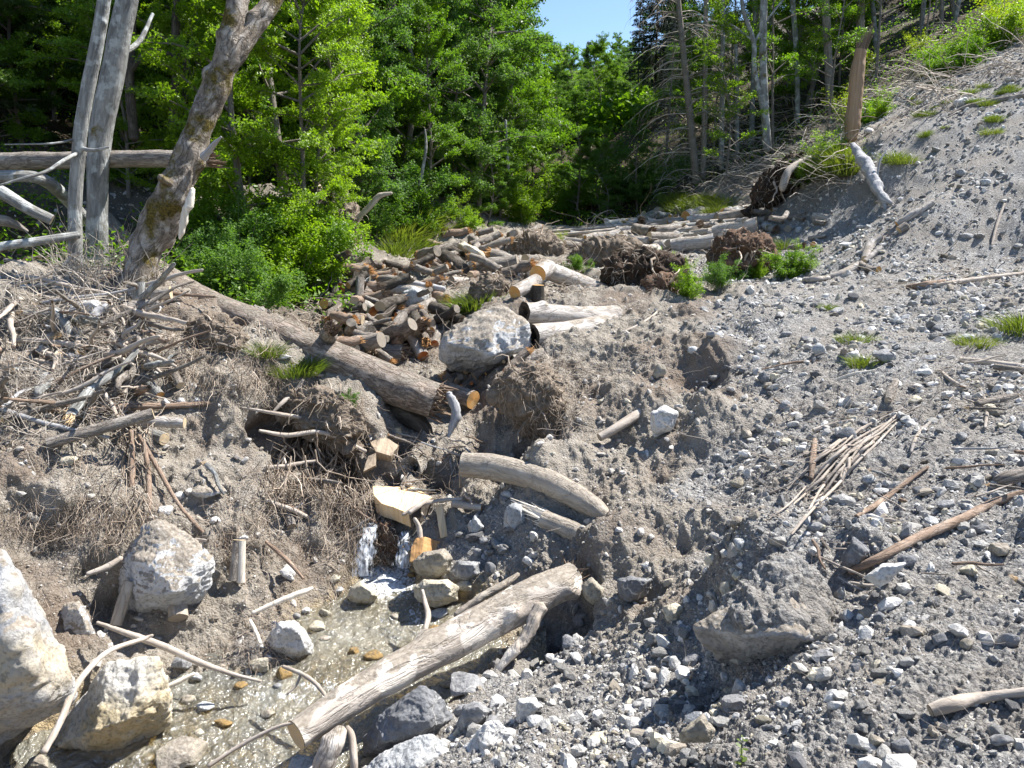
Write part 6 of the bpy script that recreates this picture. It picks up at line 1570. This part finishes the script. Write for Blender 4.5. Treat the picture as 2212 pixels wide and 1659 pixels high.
for t in [
 ('leafy',545,15.2,7.2,'bright yellow green tree directly right of the leaning mossy trunk'),
 ('leafy',665,15.6,5.6,'low bright tree whose foliage hangs over the left side of the channel'),
 ('leafy',630,18.5,11,'tall yellow green tree above the low bright one left of the channel'),
 ('leaf',470,18,9,'green tree right behind the fork of the leaning trunk'),
 ('leafy',400,15.5,3.6,'low maple bush behind the base of the leaning trunk'),
 ('leaf',300,16,4.2,'low green tree behind the thick grey beech'),
 ('leafb',790,21,8,'blue green alder at the left side of the valley end'),
 ('leafy',740,25,13,'tall yellow green tree standing high left of the alders'),
 ('leafb',870,25,10,'tall alder in the middle of the left slope'),
 ('leaf',930,23,5.5,'round leafy tree above the dark hollow at the valley end'),
 ('leafb',960,30,12,'high alder left of the dark limbed maple'),
 ('leaf',1045,31,12,'tall maple with dark limbs near the sky gap'),
 ('leafb',1000,27,6.5,'mid green tree under the dark limbed maple'),
 ('leaf',1085,34,9.5,'slender leafy tree at the left rim of the sky gap'),
 ('leafb',1080,29,5,'low alder with a pale stem at the valley end'),
 ('leafy',1150,38,6.5,'yellow green tree below the sky gap at its left'),
 ('leafb',1205,44,5.0,'pale far tree below the sky gap'),
 ('leaf',1290,50,4.5,'far rounded tree right below the sky gap'),
 ('leafb',1370,33.5,4.2,'glossy blue green maple sapling at the foot of the right forest'),
 ('leafb',1300,33,3.4,'small maple sapling left of the glossy one'),
 ('leaf',1240,35,5.0,'dark green tree at the far end of the valley'),
 ('spruce',1262,80,7.6,'small distant spruce standing alone in the sky gap'),
 ('spruce',1400,48,10,'dark spruce at the right rim of the sky gap'),
 ('spruce',1450,44,11,'dark spruce behind the leaning dead spruce'),
 ('spruce',1365,58,9,'farther dark spruce below the sky gap at its right'),
 ('spruce',60,19,13,'dark spruce in the upper left corner'),
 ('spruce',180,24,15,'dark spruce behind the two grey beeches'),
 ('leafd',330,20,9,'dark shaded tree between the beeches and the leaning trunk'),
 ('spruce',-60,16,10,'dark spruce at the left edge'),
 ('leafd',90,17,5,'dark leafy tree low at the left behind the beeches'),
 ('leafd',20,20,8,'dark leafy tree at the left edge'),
 ('spruce',300,27,15,'dark conifer high up between the grey beeches and the fork'),
]:
    plant(*t[:4], t[4])
rr_ = random.Random(5)
for (n_, u0, u1, y0, y1, kinds, h0, h1, lb, gp) in [
 (26, 1470, 1960, 27.5, 36, ['sparse'], 5, 9, 'sunlit leafy tree among the slim trunks at the right', 'leafy trees among the slim trunks'),
 (30, 430, 700, 16.5, 27, ['leafy', 'leafb', 'leaf'], 3, 6.5, 'bright low tree in the leafy wall left of the valley', 'low trees in the leafy wall'),
 (22, 720, 1120, 25.5, 31, ['leafb', 'leaf', 'leafy'], 3, 6.5, 'low leafy tree at the foot of the slope in the middle', 'low trees at the foot of the middle slope'),
 (14, 1110, 1300, 35, 48, ['leafb', 'leaf', 'leafy'], 3, 5.2, 'leafy tree at the shaded valley end below the sky gap', 'trees at the valley end'),
 (16, 20, 520, 15.5, 20, ['leafy', 'leaf', 'leafy'], 3, 5.5, 'bright young tree in the wood behind the grey beeches', 'young trees behind the grey beeches'),
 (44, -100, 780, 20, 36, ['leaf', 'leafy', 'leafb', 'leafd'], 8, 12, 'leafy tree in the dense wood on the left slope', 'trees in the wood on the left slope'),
 (26, -300, 700, 36, 60, ['leaf', 'spruce', 'leafb'], 9, 14, 'tree high on the left hillside among the others', 'trees high on the left hillside'),
 (38, 700, 1080, 25, 48, ['leafb', 'leaf', 'leafy', 'leafb'], 7, 11, 'green tree among many on the slope left of the sky gap', 'trees on the slope left of the sky gap'),
 (22, 1150, 1350, 92, 122, ['leaf', 'leafb'], 4, 6, 'faint far tree on the ridge under the sky gap', 'far trees on the ridge'),
 (40, 1100, 1350, 50, 88, ['leaf', 'leafb'], 2.6, 4.6, 'small far tree at the valley end below the sky gap', 'far trees below the sky gap'),
 (22, 1420, 2300, 45, 60, ['spruce', 'spruce', 'spruce', 'leafd'], 7.5, 10, 'dark spruce in the shaded forest at the upper right', 'dark trees of the upper right forest'),
 (18, 1500, 2100, 34, 42, ['slim', 'slim', 'leaf'], 9, 12, 'slim trunked tree with thin foliage at the right forest edge', 'slim trees at the right forest edge'),
]:
    pl = []
    for _ in range(n_ * 8):
        if len(pl) >= n_: break
        u = rr_.uniform(u0, u1); Y = rr_.uniform(y0, y1); x = (u - 1106) / F * Y
        if any((x - a) ** 2 + (Y - b_) ** 2 < (2.2 if Y < 40 else 3.2) ** 2 for a, b_ in pl): continue
        pl.append((x, Y)); k = rr_.choice(kinds)
        plant(k, u, Y, rr_.uniform(h0, h1), lb, gp)
# distinct trunks at the right forest edge
def polet(label, q, seed, bark='beech', forks=()):
    o = link('slim_tree', None, None, np.array(W4(q[0])[0][:3]), label, 'tree')
    log('trunk', rel(o, W4(*q)), bark, None, parent=o, ends=(None, None), rough=.04, seed=seed, k=12)
    for j, fk in enumerate(forks): log('limb', rel(o, W4(*fk)), bark, None, parent=o, ends=(None, None), rough=.04, seed=seed + 50 + j, k=8)
    return o
polet('slim pale trunk nearest to the leaning dead spruce', [(1518,385,31,6),(1522,250,31,5.5),(1524,100,31,5),(1526,-60,31,4)], 90, 'oldbark')
polet('pale straight trunk, third from the leaning dead spruce', [(1558,365,31,5.5),(1560,200,31,5),(1562,50,31,4),(1562,-60,31,3)], 91, 'beech')
polet('thin pale trunk between two taller ones at the right forest edge', [(1592,350,32,4.5),(1592,200,32,4),(1588,60,32,3)], 92)
polet('forked pale grey trunk, brightest at the right forest edge', [(1658,325,29,9),(1652,230,29,8),(1648,120,29,7.5),(1650,0,29,7),(1650,-80,29,5)], 93, 'beech', [[(1650,245,29,6),(1630,150,29,5),(1628,90,29,5),(1605,20,29,4),(1600,-60,29,3)], [(1628,95,29,3),(1660,40,29,2),(1700,-10,29,2)], [(1628,90,29,2),(1590,60,29,2),(1560,45,29,1.5)]])
polet('grey trunk right of the forked one, half hidden by leaves', [(1722,300,33,5),(1722,150,33,5),(1712,0,33,5)], 94)
polet('stout grey trunk left of the brown post', [(1793,250,32,8),(1790,150,32,8),(1785,40,32,8),(1778,-60,32,7)], 95, 'oldbark')
polet('stout grey trunk rising behind the top of the brown post', [(1856,200,33,8),(1858,60,33,8),(1860,-60,33,7)], 96, 'oldbark')
polet('thin trunk in the dark wood at the upper right', [(2030,110,36,4),(2035,0,36,4),(2038,-60,36,3)], 97, 'oldbark')
polet('dark trunk standing in the wood left of the sky gap', [(870,230,26,5),(860,100,26,5),(845,-40,26,4)], 98, 'oldbark')
polet('curved pale stem in the bushes left of the valley end', [(905,400,22,3),(912,370,22,3.5),(920,320,22,3),(918,280,22,2)], 99)
polet('pale thin stem standing in the gap right of the curved one', [(1098,370,27,3),(1095,320,27,3),(1092,260,27,2.5)], 100)
polet('crooked dark trunk pair behind the leaning mossy tree', [(372,280,15.5,9),(378,210,15.5,9),(382,130,15.5,8),(380,50,15.5,8),(385,-40,15.5,7)], 101, 'darkbark', [[(398,270,15.8,6),(402,150,15.8,6),(398,0,15.8,5)]])
polet('dark arching dead limb crown left of the mossy fork', [(290,300,15,10),(280,180,15,9),(285,60,15,8),(290,-40,15,7)], 102, 'darkbark', [[(285,150,15,6),(320,110,15,5),(360,115,15,4),(385,125,15,2)], [(283,90,15,5),(310,85,15,5),(350,75,15,3)], [(285,190,15,5),(330,210,15,4),(370,215,15,2)]])
d1 = plant('dead', 1493, 31, 17, 'tall leaning dead spruce with bare grey branches at the right forest edge', lean=(0, R(-8)))
d1.rotation_euler = (0, R(-8.5), 0)
for i, (u, Y, H, ln) in enumerate([(1425, 36, 7.5, 2), (1550, 36, 8, 1)]):
    plant('dead', u, Y, H, 'grey bare spruce standing in the tangle of dead trees right of the sky gap', 'bare spruces right of the sky gap', lean=(0, R(ln)))
# shrubs and ground plants, each set by its place
for (k, u, v, H, lb) in [
 ('shrub',495,640,1.0,'dark green bush under the bright tree right of the spruce log'),('shrub',560,660,1.1,'bush low on the bank between the spruce log and channel'),('shruby',640,640,1.5,'bright bush hanging over the left channel side'),
 ('shruby',690,600,1.5,'bright bush directly left of the white water'),('shruby',720,560,1.4,'bright bush above the white water'),('shrub',815,520,1.3,'dark bush left of the grassy bank in the middle'),('shrub',770,480,1.6,'bush beside the torn earth root mound'),
 ('shruby',440,560,1.6,'low bush right beside the leaning trunk'),('shruby',600,590,1.8,'bright bush in the shade edge of the left wood'),('shrub',520,600,1.4,'dark bush behind the spruce log'),
 ('shrub',870,470,1.8,'bush on the bank left of the dark hollow'),('shruby',900,500,1.4,'light bush on the grassy bank'),('shruby',1130,480,1.8,'light green bush at the valley end, right of the dark hollow'),('shruby',1180,470,1.6,'bush at the valley end beside the fallen poles'),
 ('shrub',1060,450,2.2,'bush behind the dark hollow'),('shrub',1000,440,2.4,'large bush left of the dark hollow'),('shrub',1230,455,2.0,'bush at the valley end above the fallen poles'),('shrubg',1236,445,1.2,'yellow leaved young bush at the valley end'),
 ('shrub',1290,440,2.4,'bush under the small maple sapling'),('shrub',1340,445,2.6,'blue green bush under the glossy sapling'),('shrub',1400,430,2.4,'bush under the dead trees at the right'),
 ('shruby',1770,385,1.0,'bright green bush between the dark root plate and the brown post'),('shruby',1735,400,.9,'green bush touching the dark root plate'),('shruby',1800,360,1.0,'green bush below the brown post'),('shruby',1870,270,.9,'green bush right behind the brown post'),('shruby',1905,255,.8,'low green bush up the slope from the post'),
 ('shrubg',1850,170,1.6,'yellow green young leaves around the brown post'),('shrubg',1830,260,1.4,'yellow green leaves at the foot of the brown post'),('shrubg',1990,120,1.2,'golden green bush at the dark forest edge, upper right'),('shrubg',2040,140,1.0,'golden green bush right of the first at the dark forest edge'),
 ('shruby',2090,150,1.1,'bright bush on the slope crest in the upper right'),('shruby',2150,112,1.5,'largest bright bush at the upper right'),('shrubg',2200,88,1.4,'bright bush at the right edge on the crest'),('shrubg',2170,70,1.7,'golden bush in the upper right corner'),('shruby',2040,165,1.2,'low bright bush on the slope crest'),
 ('shruby',1430,590,.5,'green plants on top of the broad dark mound'),('shruby',1465,610,.5,'green plants right on the front mound'),('shrub',1555,625,.6,'dark green bush right of the mounds'),('shrub',1580,610,.5,'second dark bush right of the mounds'),('shruby',1480,640,.6,'leafy plant in front of the mounds'),
 ('shruby',1700,600,.7,'light green plants at the gravel rim by the low log'),('shruby',1730,590,.6,'light green plants touching the lowest log of the chain'),('shrubg',1205,525,.5,'small yellow plant on the earth left of the far pile'),('shruby',1245,590,.5,'green plant behind the long pale log'),
 ('shruby',1640,600,.5,'small green plant below the brown mound'),('shrub',755,885,.25,'small dark leaved plant under the fallen spruce'),('shruby',1600,545,.4,'plant growing beside the brown mound'),
 ('shrub',430,600,1.0,'dark bush between the leaning trunk and the spruce log'),('shruby',1000,500,1.0,'low bush over the earth bank at the valley end'),
]:
    plant(k, u, None, H, lb, None, v)
for (u, v, H, w, lb, gp) in [
 (1015,672,.5,1,'bright grass tuft on top of the large split boulder',None),(1040,655,.5,1,'grass tuft right of another on the large split boulder',None),(575,762,.25,1,'small grass tuft on the bank beside the fallen spruce',None),(635,800,.3,1,'grass tuft on the stony bank left of the spruce',None),(670,790,.25,1,'grass tuft between the stony bank and the spruce',None),
 (955,850,.3,1,'grass tuft growing on the break of the fallen spruce',None),(1870,788,.22,1,'yellow green grass tuft beside the flat white stone',None),(1850,735,.22,1,'grass tuft above the small cream stone',None),(1935,345,.35,1,'round grass tuft alone on the upper scree',None),(1952,350,.3,1,'grass tuft touching the round one on the upper scree',None),
 (1690,535,.35,1,'grass tuft by the small brown log on the scree',None),(2110,740,.22,1,'grass tuft on the gravel near the right edge',None),(2205,710,.35,1,'dark grass tuft at the right edge',None),(1785,665,.15,1,'tiny grass tuft on the gravel flat',None),(850,548,.7,1,'long grass on the bank above the white water',None),
 (880,530,.7,1,'long grass at the top of the bank above the white water',None),(900,480,.9,1,'tall grass on the earth slope left of the hollow',None),(860,510,.8,1,'tall grass on the middle bank',None),(930,500,.7,1,'grass at the foot of the earth slope',None),
]:
    plant('tuft', u, None, H, lb, gp, v)
for i in range(26):
    plant('tuft', random.uniform(1450, 1570), None, random.uniform(.4, .7), 'grass tuft in the bright green patch right behind the far pile', 'grass tufts behind the far pile', random.uniform(430, 462))
for i in range(22):
    plant('tuft', random.uniform(1700, 1830), None, random.uniform(.4, .7), 'grass tuft on the green strip below the brown post', 'grass tufts below the brown post', random.uniform(340, 400))
for i in range(26):
    plant('tuft', random.uniform(1960, 2212), None, random.uniform(.1, .24), 'sparse grass tuft on the upper scree below the bushes', 'sparse grass tufts on the upper scree', random.uniform(150, 300))
# the sprout at the bottom
sp0 = G(1600, 1658); so = link('sprout', None, None, sp0, 'small green leafy sprout at the bottom edge of the picture', 'sprout')
log('stem', [[0,0,-.02,.003],[.004,0,.05,.003],[-.004,0,.11,.0025],[.002,0,.165,.001]], 'grass', None, parent=so, ends=(None,None), k=6)
r3 = np.random.default_rng(4); LV = []
for h_, sz_ in ((.03,.045),(.07,.04),(.11,.038),(.15,.03),(.165,.02)):
    for a in (0, 3.14) if h_ < .16 else (1.5, 4.5):
        a = a + h_ * 20; d = np.array([math.cos(a), math.sin(a), .25]); s_ = np.array([-math.sin(a), math.cos(a), 0]); b0 = np.array([0, 0, h_])
        for (x0, x1, w0, w1) in ((.05,.4,.02,.3),(.4,.75,.3,.24),(.75,1.0,.24,.01)):
            LV += [b0 + d * sz_ * x0 - s_ * sz_ * w0, b0 + d * sz_ * x0 + s_ * sz_ * w0, b0 + d * sz_ * x1 + s_ * sz_ * w1, b0 + d * sz_ * x1 - s_ * sz_ * w1]
link('leaves', leafmesh('leaves', np.array(LV), 'grass'), so)
# undergrowth over the forest floor
def undergrowth():
    p, zo, nn_, r = scatter_field(150000, (-40, 38), (math.log(12), math.log(60)))
    k = (zo[:, 2] > .45) & (vn(p * .5, 3) > -.35) & (rng.random(len(p)) < .8); p = p[k]; r = r[k]
    p = p + np.stack([rng.normal(size=len(p)) * .1, rng.normal(size=len(p)) * .1, rng.random(len(p)) ** 2 * .55], 1)
    nn2 = nrm(np.array([0, 0, 1.]) + rng.normal(size=(len(p), 3)) * .6)
    V = leafquads(p, nn2, .10, rng)
    p, zo, nn_, r = scatter_field(120000, (-14, 10), (math.log(45), math.log(145)))
    p = p + np.stack([rng.normal(size=len(p)) * .3, rng.normal(size=len(p)) * .3, rng.random(len(p)) * 1.6], 1)
    V = np.vstack([V, leafquads(p, nrm(np.array([0, 0, 1.]) + rng.normal(size=(len(p), 3)) * .6), .34, rng)])
    link('undergrowth', leafmesh('undergrowth', V, 'leaf'), kind='stuff')
undergrowth()
for L_ in T.values():
    for o in L_:
        for ch in list(o.children): bpy.data.objects.remove(ch)
        bpy.data.objects.remove(o)
